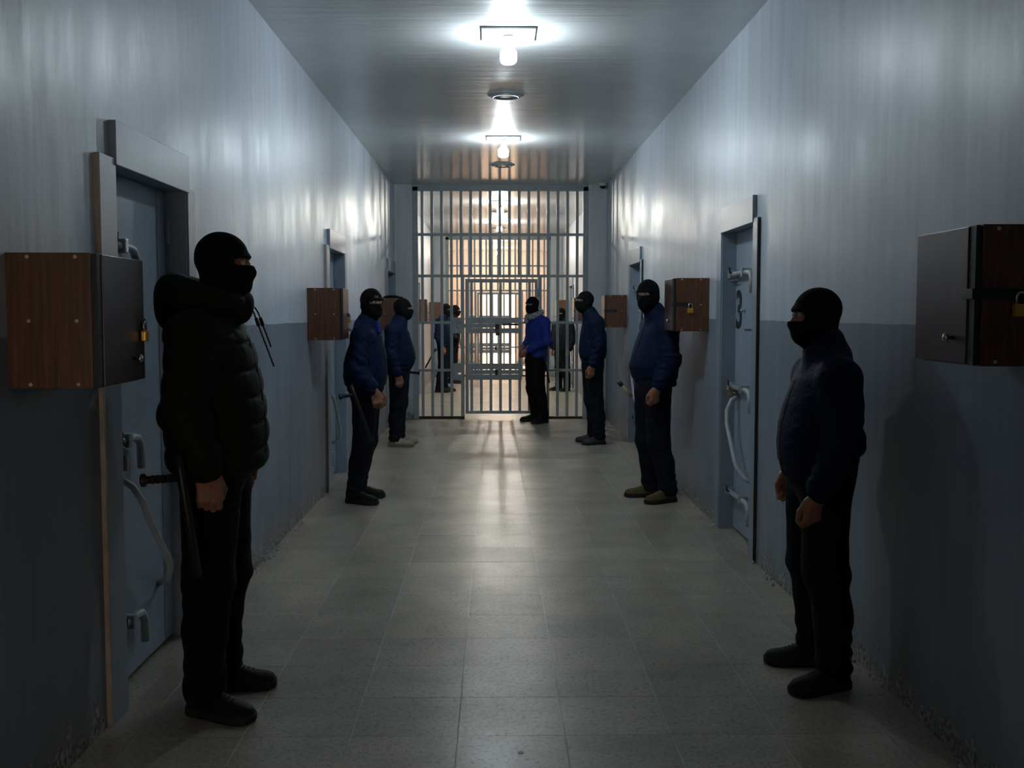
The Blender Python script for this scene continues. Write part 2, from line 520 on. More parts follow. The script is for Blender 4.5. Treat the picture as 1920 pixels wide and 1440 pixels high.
# ================================================================== CELL DOORS
def padlock(y, x, z, label, mat='brass', face='y', s=1.0, tilt=0.0):
    """hanging padlock: (x, y, z) is the top of its shackle; face: axis its flat front looks along"""
    root = empty('padlock', (x, y, z), 0 if face == 'y' else math.pi / 2)
    root.rotation_euler[1 if face == 'y' else 1] = tilt
    w, h, d = 0.040 * s, 0.034 * s, 0.016 * s
    MB().box(-w / 2, w / 2, -d / 2, d / 2, -0.030 * s - h, -0.030 * s, 0.004 * s).build('lock_body', mat, root, world=False)
    pts = [(-w * .3, 0, -0.031 * s)] + [(math.cos(a) * w * .3, 0, -0.014 * s + math.sin(a) * 0.013 * s) for a in [math.pi * (1 - k / 8) for k in range(9)]] + [(w * .3, 0, -0.031 * s)]
    MB().tube(pts, 0.0035 * s, 8).build('shackle', 'chrome', root, True, world=False)
    tag(root, label, 'padlock', 'padlocks in the corridor')
    return root
DNUM = [0]
def cell_door(side, ya, yb, digit=None, hs=(0, 0)):
    DNUM[0] += 1
    left = side == 'L'
    xw = XL if left else XR
    sg = 1 if left else -1
    root = empty('door_%d' % DNUM[0], (xw, (ya + yb) / 2, 0))
    tag(root, kind='structure')
    wd = yb - ya
    def Y(s):          # s: distance from the lock-side jamb
        return ya + s if left else yb - s
    def X(o):          # o: distance out of the wall surface into the corridor
        return xw + sg * o
    def bx(name, s0, s1, o0, o1, z0, z1, mat, bev=0.002, parent=root):
        a, c = sorted((X(o0), X(o1))); e, f = sorted((Y(s0), Y(s1)))
        return MB().box(a, c, e, f, z0, z1, bev).build(name, mat, parent)
    rv = 0.082
    leaf = bx('leaf', 0.012, wd - 0.012, -rv - 0.05, -rv, 0.02, DH - 0.012, 'door', 0.004)
    bx('stile_band', wd - 0.13, wd - 0.02, -rv, -rv + 0.003, 0.03, DH - 0.02, 'door', 0.001)
    # metal-clad frame: reveals, face trims, lintel plate
    bx('jamb', -0.001, 0.012, -0.16, 0.012, 0, DH, 'frame')
    bx('jamb', wd - 0.012, wd + 0.001, -0.16, 0.012, 0, DH, 'frame')
    bx('head', 0, wd, -0.16, 0.012, DH - 0.012, DH + 0.001, 'frame')
    t = 0.020
    w0, w1 = (0.165, 0.115)
    bx('trim', -w0 if left else -0.135, 0.0, 0.0, t, 0, DH + 0.005, 'frame', 0.003)
    bx('trim', wd, wd + (w1 if left else 0.11), 0.0, t, 0, DH + 0.005, 'frame', 0.003)
    bx('lintel', -0.012, wd + 0.012, 0.0, t + 0.006, DH - 0.018, DH + 0.143, 'frame', 0.003)
    # unpainted outer edge strips of the trims
    ns = -w0 if left else wd + 0.11
    bx('edge_strip', ns - 0.006, ns + 0.004, 0.0, t - 0.002, 0, DH, 'frame_edge' if left else 'steel_dark', 0.001)
    # hinges
    for z in (0.32, 1.84):
        hz = MB()
        y = Y(wd - 0.018)
        hz.tube([(X(-rv + 0.012), y, z - 0.055), (X(-rv + 0.012), y, z + 0.055)], 0.011, 10)
        hz.tube([(X(-rv + 0.012), y, z - 0.003), (X(-rv + 0.012), y, z + 0.003)], 0.013, 10)
        hz.build('hinge', 'frame', root)
    # three sliding bolts
    for bz in (1.735, 0.985, 0.27):
        o = -rv + 0.035
        be = 0.40 if left else 0.60
        bm = MB().tube([(X(o), Y(-0.0), bz), (X(o), Y(be - 0.08), bz), (X(o), Y(be - 0.035), bz - 0.008), (X(o), Y(be - 0.005), bz - 0.04), (X(o), Y(be), bz - 0.135)], 0.0165, 12)
        bolt = bm.build('bolt', 'handle', root, True)
        for s0 in (0.03, be - 0.20):
            bx('bracket', s0, s0 + 0.035, -rv, -rv + 0.062, bz - 0.028, bz + 0.028, 'bolt', 0.006, bolt)
        bx('keeper_plate', 0.0, 0.20, -rv + 0.03, -rv + 0.036, bz - 0.043, bz - 0.036, 'bolt', 0.001, bolt)
        MB().tube([(X(o), Y(0.10), bz), (X(o + 0.028), Y(0.10), bz + 0.012), (X(o + 0.030), Y(0.10), bz + 0.045)], 0.007, 8).build('bolt_peg', 'black', bolt, True)
    # diagonal pull bar
    ds, dz = hs
    pts = [(-rv, 0.15, 0.90), (-rv + 0.05, 0.155, 0.87), (-rv + 0.085, 0.175, 0.80), (-rv + 0.095, 0.215, 0.72), (-rv + 0.095, 0.46, 0.50), (-rv + 0.085, 0.50, 0.455), (-rv + 0.05, 0.56, 0.40), (-rv, 0.60, 0.37)]
    MB().tube([(X(o), Y(s + ds), z + dz) for o, s, z in pts], 0.0140, 12).build('pull_bar', 'handle', root, True)
    # inspection hatch
    h = bx('hatch', 0.285, 0.525, -rv, -rv + 0.006, 1.375, 1.615, 'door', 0.001)
    for z in (1.40, 1.55):
        MB().tube([(X(-rv + 0.008), Y(0.527), z), (X(-rv + 0.008), Y(0.527), z + 0.05)], 0.006, 8).build('hatch_hinge', 'black', h)
    MB().lathe([(0.010, 0), (0.007, 0.012), (0.015, 0.02), (0.015, 0.028), (0.004, 0.03)] if left else [(0.010, 0), (0.007, -0.012), (0.015, -0.02), (0.015, -0.028), (0.004, -0.03)], (X(-rv + 0.006), Y(0.31), 1.49), 14, 'x').build('hatch_knob', 'chrome', h, True)
    bx('hatch_gap', 0.531, 0.535, -rv, -rv + 0.002, 1.36, 1.62, 'black', 0.0, h)
    bx('hatch_gap', 0.28, 0.535, -rv, -rv + 0.002, 1.365, 1.37, 'black', 0.0, h)
    # numeral, painted flat on the leaf
    if digit:
        cu = bpy.data.curves.new('numeral', 'FONT')
        cu.body = digit
        cu.size = 0.36
        cu.extrude = 0.0008
        cu.offset = 0.008
        to = bpy.data.objects.new('numeral_tmp', cu)
        COL.objects.link(to)
        dg = bpy.context.evaluated_depsgraph_get()
        me = bpy.data.meshes.new_from_object(to.evaluated_get(dg))
        bpy.data.objects.remove(to, do_unlink=True)
        xs = [v.co.x for v in me.vertices]; zs = [v.co.y for v in me.vertices]
        x0, x1, z0, z1 = min(xs), max(xs), min(zs), max(zs)
        for v in me.vertices:
            u = (v.co.x - x0) / (x1 - x0) * 0.165
            q = (v.co.y - z0) / (z1 - z0) * 0.26
            v.co = Vector((X(-rv + 0.0015 + v.co.z), Y(0.035 + u), 1.37 + q)) - root.location
        me.name = 'numeral'
        link_mesh('numeral', me, 'digit', root)
    MB().box(*sorted((X(-rv - 0.05), X(0.02))), ya, yb, -0.004, 0.003).build('threshold', 'tile_far', root)
    return root
for d in DOORS[:8]:
    cell_door(d[0], d[1], d[2], '3' if (d[0] == 'R' and d[1] < 7) else None, (0.09, -0.07) if d[0] == 'L' else (0, 0.03))
for d in DOORS[8:]:
    x = XL if d[0] == 'L' else XR
    DNUM[0] += 1
    xa, xb = (x - 0.14, x - 0.09) if d[0] == 'L' else (x + 0.09, x + 0.14)
    tag(MB().box(xa, xb, d[1], d[2], 0.0, DH).build('door_%d' % DNUM[0], 'door'), kind='structure')
padlock(7.10, XR + 0.045, 1.015, 'dull steel padlock on the middle bolt of the door numbered 3', 'dullbrass', 'y', 1.5)
padlock(4.05, XL - 0.035, 0.975, 'dull padlock on the middle bolt of the nearest left cell door', 'dullbrass', 'y', 1.5)

# ================================================================== WALL BOXES
def wall_box(side, y, z0, z1, label, dep=0.262, wid=0.385, latch='near'):
    left = side == 'L'
    xw = XL if left else XR
    sg = 1 if left else -1
    X = lambda o: xw + sg * o
    root = empty('wall_box', (xw, y, z0))
    tag(root, label, 'wall box', 'brown wall boxes along the corridor')
    def bx(name, o0, o1, ya, yb, za, zb, mat, bev=0.0015, parent=root):
        a, c = sorted((X(o0), X(o1)))
        return MB().box(a, c, ya, yb, za, zb, bev).build(name, mat, parent)
    bd = dep - 0.022
    bx('side_panel', 0, bd, y, y + 0.016, z0, z1, 'wood')
    bx('side_panel', 0, bd, y + wid - 0.016, y + wid, z0, z1, 'wood')
    bx('top_panel', 0, bd, y + 0.016, y + wid - 0.016, z1 - 0.016, z1, 'wood')
    bx('bottom_panel', 0, bd, y + 0.016, y + wid - 0.016, z0, z0 + 0.016, 'wood')
    bx('back_panel', 0, 0.006, y + 0.016, y + wid - 0.016, z0 + 0.016, z1 - 0.016, 'black')
    bx('gasket', bd - 0.004, bd + 0.005, y + 0.004, y + wid - 0.004, z0 + 0.004, z1 - 0.004, 'black', 0.0)
    dr = bx('box_door', bd + 0.005, dep, y + (0.040 if not left else 0.036), y + wid + 0.004, z0 + 0.006, z1 - 0.004, 'boxdoor', 0.002)
    bx('edge_band', bd + 0.005, dep - 0.004, y + 0.001, y + 0.039, z0 + 0.002, z1 - 0.002, 'black', 0.001)
    # knob on the door face
    ky = y + wid * (0.72 if left else 0.30)
    kz = z0 + 0.075
    pr = [(0.006, 0), (0.005, 0.014), (0.013, 0.02), (0.014, 0.026), (0.007, 0.031), (0.001, 0.032)]
    kn = MB().lathe([(r, sg * h) for r, h in pr], (X(dep), ky, kz), 14, 'x').build('knob', 'chrome', dr, True)
    # screws on both side panels
    sc = bpy.data.meshes.new('screw')
    mb = MB().lathe([(0.0055, 0), (0.0055, -0.001), (0.003, -0.0018), (0.0005, -0.0018)], (0, 0, 0), 10, 'y')
    bmesh.ops.recalc_face_normals(mb.bm, faces=mb.bm.faces[:]); mb.bm.to_mesh(sc); mb.bm.free()
    sc.materials.append(M['screw'])
    for o in (0.062, 0.198):
        for z in (z0 + 0.012, (z0 + z1) / 2, z1 - 0.012):
            link_mesh('screw', sc, None, root, (sg * o, 0, z - z0))
    # hasp strap and padlock
    zc = z0 + 0.185 if left else z0 + 0.195
    hz = 0.014
    if latch == 'near':
        bx('hasp', dep - 0.10 - 0.04, dep + 0.003, y - 0.004, y - 0.0005, zc - hz, zc + hz, 'black', 0.001, dr)
        bx('hasp_wing', dep - 0.001, dep + 0.004, y - 0.002, y + 0.055, zc - hz, zc + hz, 'black', 0.001, dr)
        bx('hasp_loop', dep - 0.128, dep - 0.118, y - 0.016, y - 0.003, zc - 0.008, zc + 0.010, 'black', 0.002, dr)
    else:
        bx('hasp', dep - 0.09, dep + 0.003, y + wid + 0.004, y + wid + 0.008, zc - hz, zc + hz, 'black', 0.001, dr)
        bx('hasp_wing', dep - 0.001, dep + 0.004, y + wid - 0.05, y + wid + 0.008, zc - hz, zc + hz, 'black', 0.001, dr)
        bx('hasp_loop', dep - 0.004, dep + 0.014, y + wid - 0.03, y + wid - 0.022, zc - 0.008, zc + 0.010, 'black', 0.002, dr)
    return root
LZ0, LZ1 = 1.262, 1.650
wall_box('L', 3.065, LZ0, LZ1, 'brown wall box nearest the camera on the left, beside the man in green', latch='far')
wall_box('L', 7.93, 1.275, 1.662, 'brown wall box on the left wall, second from the camera', latch='far', wid=0.33)
wall_box('L', 12.95, 1.272, 1.655, 'brown wall box on the left with a black cap lying on top', latch='far')
wall_box('L', 17.75, 1.29, 1.70, 'brown wall box on the left just beyond the first gate', latch='far')
wall_box('L', 22.65, 1.30, 1.70, 'brown wall box on the left far beyond the first gate, behind the guards', latch='far')
wall_box('R', 2.85, 1.335, 1.716, 'dark brown wall box nearest the camera on the right, cut by the picture edge')
wall_box('R', 7.685, 1.345, 1.728, 'brown wall box on the right wall beside the door numbered 3')
wall_box('R', 12.47, 1.306, 1.685, 'brown wall box on the right behind the guard next to the gate')
wall_box('R', 17.30, 1.31, 1.72, 'brown wall box on the right just beyond the first gate')
wall_box('R', 22.2, 1.32, 1.74, 'brown wall box on the right far beyond the first gate, behind the guard')
padlock(3.423, XL + 0.274, 1.452, 'brass padlock on the near left wall box', 'brass', 'x', 1.0)
padlock(2.836, XR - 0.139, 1.535, 'brass padlock on the near right wall box at the picture edge', 'brass', 'y', 1.05)
padlock(7.672, XR - 0.139, 1.545, 'brass padlock on the right wall box beside the door numbered 3', 'brass', 'y', 1.1)
padlock(8.233, XL + 0.274, 1.465, 'brass padlock on the second left wall box', 'brass', 'x', 1.0)
# black cap on the third left box
cp = empty('knit_cap', (XL + 0.13, 13.1, 1.655))
tag(cp, 'black flattened cap lying on top of the left wall box', 'cap')
MB().lathe([(0.10, 0.0), (0.112, 0.006), (0.10, 0.02), (0.055, 0.034), (0.01, 0.036)], (XL + 0.13, 13.1, 1.655), 20).build('crown', 'knit', cp, True)
MB().lathe([(0.115, 0.0), (0.118, 0.008), (0.112, 0.016), (0.10, 0.012)], (XL + 0.15, 13.09, 1.655), 20).build('band', 'knit', cp, True)

# ================================================================== BARRED GATES
BARX = [-1.004 + 0.134 * i for i in range(17)]
def gate(g, label):
    root = empty('barred_gate', (XC, g, 0))
    tag(root, label, 'gate', 'barred gates across the corridor')
    ox, oy = root.location.x, root.location.y
    def bx(name, x0, x1, y0, y1, z0, z1, mat='steel', bev=0.003, parent=root):
        return MB().box(x0, x1, y0, y1, z0, z1, bev).build(name, mat, parent)
    JX0, JX1 = -1.135, 1.29
    bx('jamb', JX0, JX0 + 0.075, g - 0.03, g + 0.03, 0, CZ - 0.03)
    bx('jamb', JX1 - 0.07, JX1, g - 0.03, g + 0.03, 0, CZ - 0.03)
    bx('header', JX0, JX1, g - 0.03, g + 0.03, 3.15, CZ)
    DX0, DX1 = -0.425, 0.595
    ix0, ix1 = JX0 + 0.075, JX1 - 0.07
    for z in (2.555, 1.985):
        bx('rail', ix0, ix1, g - 0.014, g + 0.014, z - 0.019, z + 0.019)
    for z in (1.34, 0.677):
        bx('rail', ix0, DX0 - 0.05, g - 0.014, g + 0.014, z - 0.018, z + 0.018)
        bx('rail', DX1 + 0.055, ix1, g - 0.014, g + 0.014, z - 0.018, z + 0.018)
    bx('door_post', DX0 - 0.05, DX0, g - 0.022, g + 0.022, 0, 1.966)
    bx('door_post', DX1 + 0.01, DX1 + 0.055, g - 0.022, g + 0.022, 0, 1.966)
    bx('sill', ix0, DX0, g - 0.03, g + 0.03, 0.0, 0.035, 'steel_dark')
    bx('sill', DX1 + 0.01, ix1, g - 0.03, g + 0.03, 0.0, 0.03, 'steel_dark')
    full = box_mesh('bar', 0.040, 0.020, 3.15 - 0.035, 'steel', 0.003)
    short = box_mesh('bar', 0.040, 0.020, 3.15 - 2.004, 'steel', 0.003)
    for x in BARX:
        if DX0 - 0.06 < x < DX1 + 0.06:
            link_mesh('bar', short, None, root, (x - ox, 0, (3.15 + 2.004) / 2))
        else:
            link_mesh('bar', full, None, root, (x - ox, 0, (3.15 + 0.035) / 2))
    # the door leaf
    lz0, lz1 = 0.07, 1.945
    f = MB()
    lx0, lx1 = DX0 + 0.014, DX1 - 0.004
    f.box(lx0, lx0 + 0.042, g - 0.02, g + 0.02, lz0, lz1, 0.003)
    f.box(lx1 - 0.038, lx1, g - 0.02, g + 0.02, lz0, lz1, 0.003)
    f.box(lx0 + 0.042, lx1 - 0.038, g - 0.02, g + 0.02, lz1 - 0.05, lz1, 0.003)
    f.box(lx0 + 0.042, lx1 - 0.038, g - 0.02, g + 0.02, lz0, lz0 + 0.042, 0.003)
    leaf = f.build('gate_leaf', 'steel', root)
    lb = box_mesh('leaf_bar', 0.038, 0.020, lz1 - 0.05 - lz0 - 0.042, 'steel', 0.003)
    for x in [-0.325 + 0.134 * i for i in range(7)]:
        link_mesh('leaf_bar', lb, None, leaf, (x - ox, 0, (lz0 + 0.042 + lz1 - 0.05) / 2))
    for z in (1.34, 0.677):
        bx('leaf_rail', 0.37, lx1 - 0.038, g - 0.012, g + 0.012, z - 0.015, z + 0.015, parent=leaf)
    # two broad lock bands: plates, sliding bar, keeper plates on the fixed part
    for zb, zt in ((1.192, 1.411), (0.544, 0.775)):
        hh = zt - zb
        yf = g - 0.02
        bx('lock_plate', lx0 + 0.004, 0.372, yf - 0.012, yf, zt - 0.36 * hh, zt, parent=leaf)
        bx('lock_plate', lx0 + 0.004, 0.372, yf - 0.012, yf, zb, zb + 0.33 * hh, parent=leaf)
        if zb > 1:
            bx('slide_bar', DX0 - 0.10, 0.04, yf - 0.02, yf - 0.001, zb + 0.345 * hh, zt - 0.40 * hh, parent=leaf)
            bx('rusty_bolt', 0.10, 0.36, yf - 0.022, yf - 0.006, zt - 0.50 * hh, zt - 0.375 * hh, 'rust', parent=leaf)
            bx('catch', 0.005, 0.06, yf - 0.034, yf - 0.012, zb + 0.12 * hh, zt - 0.42 * hh, 'rust', parent=leaf)
        else:
            bx('slide_bar', lx0 + 0.03, 0.36, yf - 0.02, yf - 0.001, zb + 0.345 * hh, zt - 0.40 * hh, parent=leaf)
            bx('catch', 0.0, 0.04, yf - 0.03, yf - 0.02, zb + 0.3 * hh, zb + 0.62 * hh, 'steel_dark', parent=leaf)
        for xx in (lx0 + 0.006, 0.005):
            bx('strap', xx, xx + 0.045, yf - 0.026, yf - 0.012, zb, zt, parent=leaf)
        bx('strap', 0.325, 0.372, yf - 0.024, yf - 0.012, zb, zt - 0.4 * hh, parent=leaf)
        kx0, kx1 = -0.585, DX0 - 0.004
        bx('keeper_plate', kx0, kx1, yf - 0.012, yf - 0.002, zt - 0.36 * hh, zt)
        bx('keeper_plate', kx0, kx1, yf - 0.012, yf - 0.002, zb, zb + 0.33 * hh)
        bx('keeper_bar', kx0 + 0.05, kx1 - 0.05, yf - 0.010, yf - 0.003, zb + 0.44 * hh, zt - 0.44 * hh)
        bx('keeper_strap', kx0, kx0 + 0.05, yf - 0.022, yf - 0.010, zb, zt)
        bx('keeper_strap', kx1 - 0.045, kx1, yf - 0.022, yf - 0.010, zb, zt)
    for z in (0.3, 1.75):
        MB().tube([(DX1 + 0.004, g - 0.03, z - 0.06), (DX1 + 0.004, g - 0.03, z + 0.06)], 0.012, 10).build('gate_hinge', 'steel', root, True)
M['rust'] = plain('rusty_iron', (0.07, 0.032, 0.020), 0.65, nscale=30, namp=0.5)
gate(G1, 'grey barred steel gate across the corridor behind the man with the scarf')
gate(G2, 'second barred steel gate seen through the first, farther down the corridor')
pl = padlock(G1 - 0.058, 0.035, 1.245, 'rusty padlock on the upper lock band of the near gate', 'rust', 'y', 1.3)

# ================================================================== CEILING LIGHTS
def bulb_light(y, far, label):
    x = 0.087
    root = empty('ceiling_bulb', (x, y, CZ))
    tag(root, label, 'ceiling light', 'bare bulbs along the ceiling')
    MB().box(x - 0.169, x + 0.169, y - 0.165, y + 0.165, CZ - 0.014, CZ, 0.003).build('plate', 'plate', root)
    MB().lathe([(0.03, 0), (0.031, -0.016), (0.024, -0.02), (0.022, -0.034)], (x, y, CZ - 0.014), 20).build('socket', 'white', root, True)
    MB().lathe([(0.018, -0.03), (0.022, -0.045), (0.034, -0.075), (0.040, -0.088)], (x, y, CZ - 0.014), 24).build('housing', 'white', root, True)
    MB().lathe([(0.040, -0.088), (0.050, -0.10), (0.052, -0.12), (0.052, -0.150), (0.048, -0.166), (0.034, -0.176), (0.016, -0.180), (0.002, -0.181)], (x, y, CZ - 0.014), 24).build('globe', ('bulb_end' if y > G2 else 'bulb_far') if far else 'bulb_near', root, True)
bulb_light(6.87, False, 'lit white bulb on a square ceiling plate, nearest the camera')
bulb_light(10.93, False, 'lit white bulb on a square ceiling plate, just before the gate')
bulb_light(17.1, True, 'lit bulb on the ceiling just beyond the first gate')
bulb_light(20.8, True, 'lit bulb on the ceiling far beyond the first gate')
bulb_light(26.0, True, 'lit bulb on the ceiling beyond the second gate, nearer one')
bulb_light(29.2, True, 'lit bulb on the ceiling beyond the second gate, by the exit')
def recessed(y, label):
    x = 0.09
    root = empty('recessed_light', (x, y, CZ))
    tag(root, label, 'ceiling light', 'unlit round ceiling lights')
    MB().lathe([(0.150, 0.0), (0.148, -0.006), (0.128, -0.010), (0.126, -0.012)], (x, y, CZ), 32).build('backing', 'plate', root, True)
    MB().lathe([(0.118, -0.010), (0.120, -0.020), (0.108, -0.026), (0.096, -0.024), (0.092, -0.014)], (x, y, CZ), 32).build('bezel', 'bolt', root, True)
    MB().lathe([(0.091, -0.015), (0.085, -0.0175), (0.03, -0.019), (0.002, -0.0192)], (x, y, CZ), 28).build('lens', 'lens', root, True)
M['lens'] = plain('lens_glass', (0.42, 0.44, 0.36), 0.15)
recessed(8.77, 'unlit round ceiling light between the two bare bulbs')
recessed(12.86, 'unlit round ceiling light close to the first gate')
recessed(18.75, 'unlit round ceiling light beyond the first gate, nearer one')
recessed(22.4, 'unlit round ceiling light beyond the first gate, farther one')
# CCTV dome in the corner beside the gate
sc = empty('security_camera', (1.475, 14.69, CZ))
tag(sc, 'small white dome security camera in the corner above the gate pier', 'security camera')
MB().lathe([(0.055, 0), (0.056, -0.018), (0.050, -0.026)], (1.475, 14.69, CZ), 24).build('base', 'white', sc, True)
MB().lathe([(0.046, -0.026), (0.044, -0.048), (0.032, -0.066), (0.014, -0.074), (0.002, -0.075)], (1.475, 14.69, CZ), 24).build('dome', 'black', sc, True)
MB().lathe([(0.050, -0.026), (0.051, -0.036), (0.047, -0.038)], (1.475, 14.69, CZ), 24).build('ring', 'white', sc, True)
# scraps on the floor
def scrap(x, y, s, rz, label):
    vs = [(-s, -s * .5, 0), (s * .9, -s * .6, 0.001), (s * 1.1, s * .4, 0.004), (0, s * .7, 0.001), (-s * .9, s * .5, 0.003)]
    b2 = MB()
    top = [b2.bm.verts.new((v[0], v[1], v[2] + 0.0015)) for v in vs]
    bot = [b2.bm.verts.new((v[0], v[1], v[2] * .5)) for v in vs]
    b2.bm.faces.new(top); b2.bm.faces.new(bot[::-1])
    for i in range(5):
        j = (i + 1) % 5
        b2.bm.faces.new((bot[i], bot[j], top[j], top[i]))
    o = b2.build('paper_scrap', 'paper')
    o.location = (x, y, 0.0); o.rotation_euler[2] = rz
    tag(o, label, 'scrap')
scrap(0.085, 3.50, 0.010, 0.3, 'tiny white scrap on the floor at the bottom of the picture')
scrap(-1.24, 4.30, 0.030, 0.5, 'pale paper scrap on the floor behind the feet of the man in green')
#PEOPLE
# ================================================================== PEOPLE
class Field:
    """signed-distance grid, meshed with surface nets"""
    def __init__(s, lo, hi, h):
        s.h = h
        s.lo = np.array(lo, float)
        n = np.ceil((np.array(hi, float) - s.lo) / h).astype(int) + 1
        s.ax = [(s.lo[i] + h * np.arange(n[i])).astype(np.float32) for i in range(3)]
        s.D = np.full(n, 0.5, np.float32)
    def add(s, fn, lo, hi, k=0.01, op='u'):
        m = max(k, 0.0) + 2.5 * s.h
        sl, ax = [], []
        for i in range(3):
            a = int(np.searchsorted(s.ax[i], lo[i] - m)); c = int(np.searchsorted(s.ax[i], hi[i] + m))
            if c <= a: return
            sl.append(slice(a, c)); ax.append(s.ax[i][a:c])
        d = fn(ax[0][:, None, None], ax[1][None, :, None], ax[2][None, None, :]).astype(np.float32)
        A = s.D[tuple(sl)]
        if op == 'u':
            r = np.minimum(A, d)
            if k > 0:
                hh = np.maximum(k - np.abs(A - d), 0) / k
                r = r - hh * hh * k * 0.25
        else:
            d = -d
            r = np.maximum(A, d)
            if k > 0:
                hh = np.maximum(k - np.abs(A - d), 0) / k
                r = r + hh * hh * k * 0.25
        s.D[tuple(sl)] = r
    def cap(s, a, b, ra, rb, k=0.015, op='u'):
        a = np.array(a, float); b = np.array(b, float)
        ba = b - a; bb = float(ba @ ba) + 1e-9
        def fn(x, y, z):
            t = np.clip(((x - a[0]) * ba[0] + (y - a[1]) * ba[1] + (z - a[2]) * ba[2]) / bb, 0, 1)
            return np.sqrt((x - a[0] - t * ba[0]) ** 2 + (y - a[1] - t * ba[1]) ** 2 + (z - a[2] - t * ba[2]) ** 2) - (ra + (rb - ra) * t)
        r = max(ra, rb)
        s.add(fn, np.minimum(a, b) - r, np.maximum(a, b) + r, k, op)
    def ell(s, c, r, k=0.015, op='u', rot=None):
        c = np.array(c, float); r = np.array(r, float)
        Rm = np.eye(3) if rot is None else np.array(rot)
        def fn(x, y, z):
            dx, dy, dz = x - c[0], y - c[1], z - c[2]
            p = [Rm[0][i] * dx + Rm[1][i] * dy + Rm[2][i] * dz for i in range(3)]
            k0 = np.sqrt((p[0] / r[0]) ** 2 + (p[1] / r[1]) ** 2 + (p[2] / r[2]) ** 2)
            k1 = np.sqrt((p[0] / r[0] ** 2) ** 2 + (p[1] / r[1] ** 2) ** 2 + (p[2] / r[2] ** 2) ** 2) + 1e-9
            return k0 * (k0 - 1) / k1
        e = np.full(3, r.max()) if rot is not None else r
        s.add(fn, c - e, c + e, k, op)
    def rbox(s, c, hs, rad, k=0.01, op='u', rot=None):
        c = np.array(c, float); hs = np.array(hs, float)
        Rm = np.eye(3) if rot is None else np.array(rot)
        def fn(x, y, z):
            dx, dy, dz = x - c[0], y - c[1], z - c[2]
            q = [np.abs(Rm[0][i] * dx + Rm[1][i] * dy + Rm[2][i] * dz) - (hs[i] - rad) for i in range(3)]
            o = np.sqrt(sum(np.maximum(v, 0) ** 2 for v in q))
            return o + np.minimum(np.maximum(np.maximum(q[0], q[1]), q[2]), 0) - rad
        e = np.full(3, np.linalg.norm(hs)) if rot is not None else hs
        s.add(fn, c - e, c + e, k, op)
    def loft(s, prof, k=0.02, n=2.5, rnd=0.02):
        """prof rows: z, front y, back y, half width"""
        P = np.array(sorted(prof), float)
        zs = P[:, 0]
        def fn(x, y, z):
            zz = np.clip(z, zs[0], zs[-1])
            f = np.interp(zz, zs, P[:, 1]); b = np.interp(zz, zs, P[:, 2]); a = np.interp(zz, zs, P[:, 3])
            c = (f + b) / 2; hb = (f - b) / 2
            q = ((np.abs(x) / a) ** n + (np.abs(y - c) / hb) ** n) ** (1 / n)
            d = (q - 1) * np.minimum(a, hb)
            dz = np.maximum(zs[0] - z, z - zs[-1])
            u = np.maximum(d + rnd, 0); v = np.maximum(dz + rnd, 0)
            return np.minimum(np.maximum(d, dz) + rnd, 0) + np.sqrt(u * u + v * v) - rnd
        s.add(fn, (-P[:, 3].max(), P[:, 2].min(), zs[0]), (P[:, 3].max(), P[:, 1].max(), zs[-1]), k)
    def mesh(s, smooth=1):
        D = s.D
        n = D.shape
        I = D < 0
        c = np.zeros([d - 1 for d in n], np.uint8)
        cs = [(i, j, k) for i in (0, 1) for j in (0, 1) for k in (0, 1)]
        for i, j, k in cs:
            c += I[i:n[0] - 1 + i, j:n[1] - 1 + j, k:n[2] - 1 + k]
        act = np.argwhere((c > 0) & (c < 8))
        vals = np.stack([D[act[:, 0] + i, act[:, 1] + j, act[:, 2] + k] for i, j, k in cs], 1)
        acc = np.zeros((len(act), 3)); cnt = np.zeros(len(act))
        for a in range(8):
            for b in range(a + 1, 8):
                pa, pb = np.array(cs[a]), np.array(cs[b])
                if np.abs(pa - pb).sum() != 1: continue
                va, vb = vals[:, a], vals[:, b]
                mk = (va < 0) != (vb < 0)
                t = np.where(mk, va / np.where(mk, va - vb, 1), 0)
                acc += np.where(mk[:, None], pa + t[:, None] * (pb - pa), 0); cnt += mk
        V = (act + acc / cnt[:, None]) * s.h + s.lo
        idx = np.full(c.shape, -1, np.int32)
        idx[act[:, 0], act[:, 1], act[:, 2]] = np.arange(len(act))
        Q = []
        for ax in range(3):
            sl0 = [slice(None)] * 3; sl1 = [slice(None)] * 3
            sl0[ax] = slice(0, n[ax] - 1); sl1[ax] = slice(1, n[ax])
            A, B = I[tuple(sl0)], I[tuple(sl1)]
            e = np.argwhere(A != B)
            u, v = [(1, 2), (2, 0), (0, 1)][ax]
            e = e[(e[:, u] > 0) & (e[:, v] > 0) & (e[:, u] < n[u] - 1) & (e[:, v] < n[v] - 1)]
            q = []
            for du, dv in ((-1, -1), (0, -1), (0, 0), (-1, 0)):
                p = e.copy(); p[:, u] += du; p[:, v] += dv
                q.append(idx[p[:, 0], p[:, 1], p[:, 2]])
            q = np.stack(q, 1)
            fl = ~A[e[:, 0], e[:, 1], e[:, 2]]
            q[fl] = q[fl][:, ::-1]
            Q.append(q)
        Q = np.concatenate(Q)
        for _ in range(smooth):
            V = laplace(V, Q, 0.5)
        return V, Q
def laplace(V, Q, f):
    acc = np.zeros_like(V); cnt = np.zeros(len(V))
    for a, b in ((0, 1), (1, 2), (2, 3), (3, 0)):
        for p, q in ((a, b), (b, a)):
            for i in range(3):
                acc[:, i] += np.bincount(Q[:, p], V[Q[:, q], i], len(V))
            cnt += np.bincount(Q[:, p], minlength=len(V))
    return V + f * (acc / np.maximum(cnt, 1)[:, None] - V)
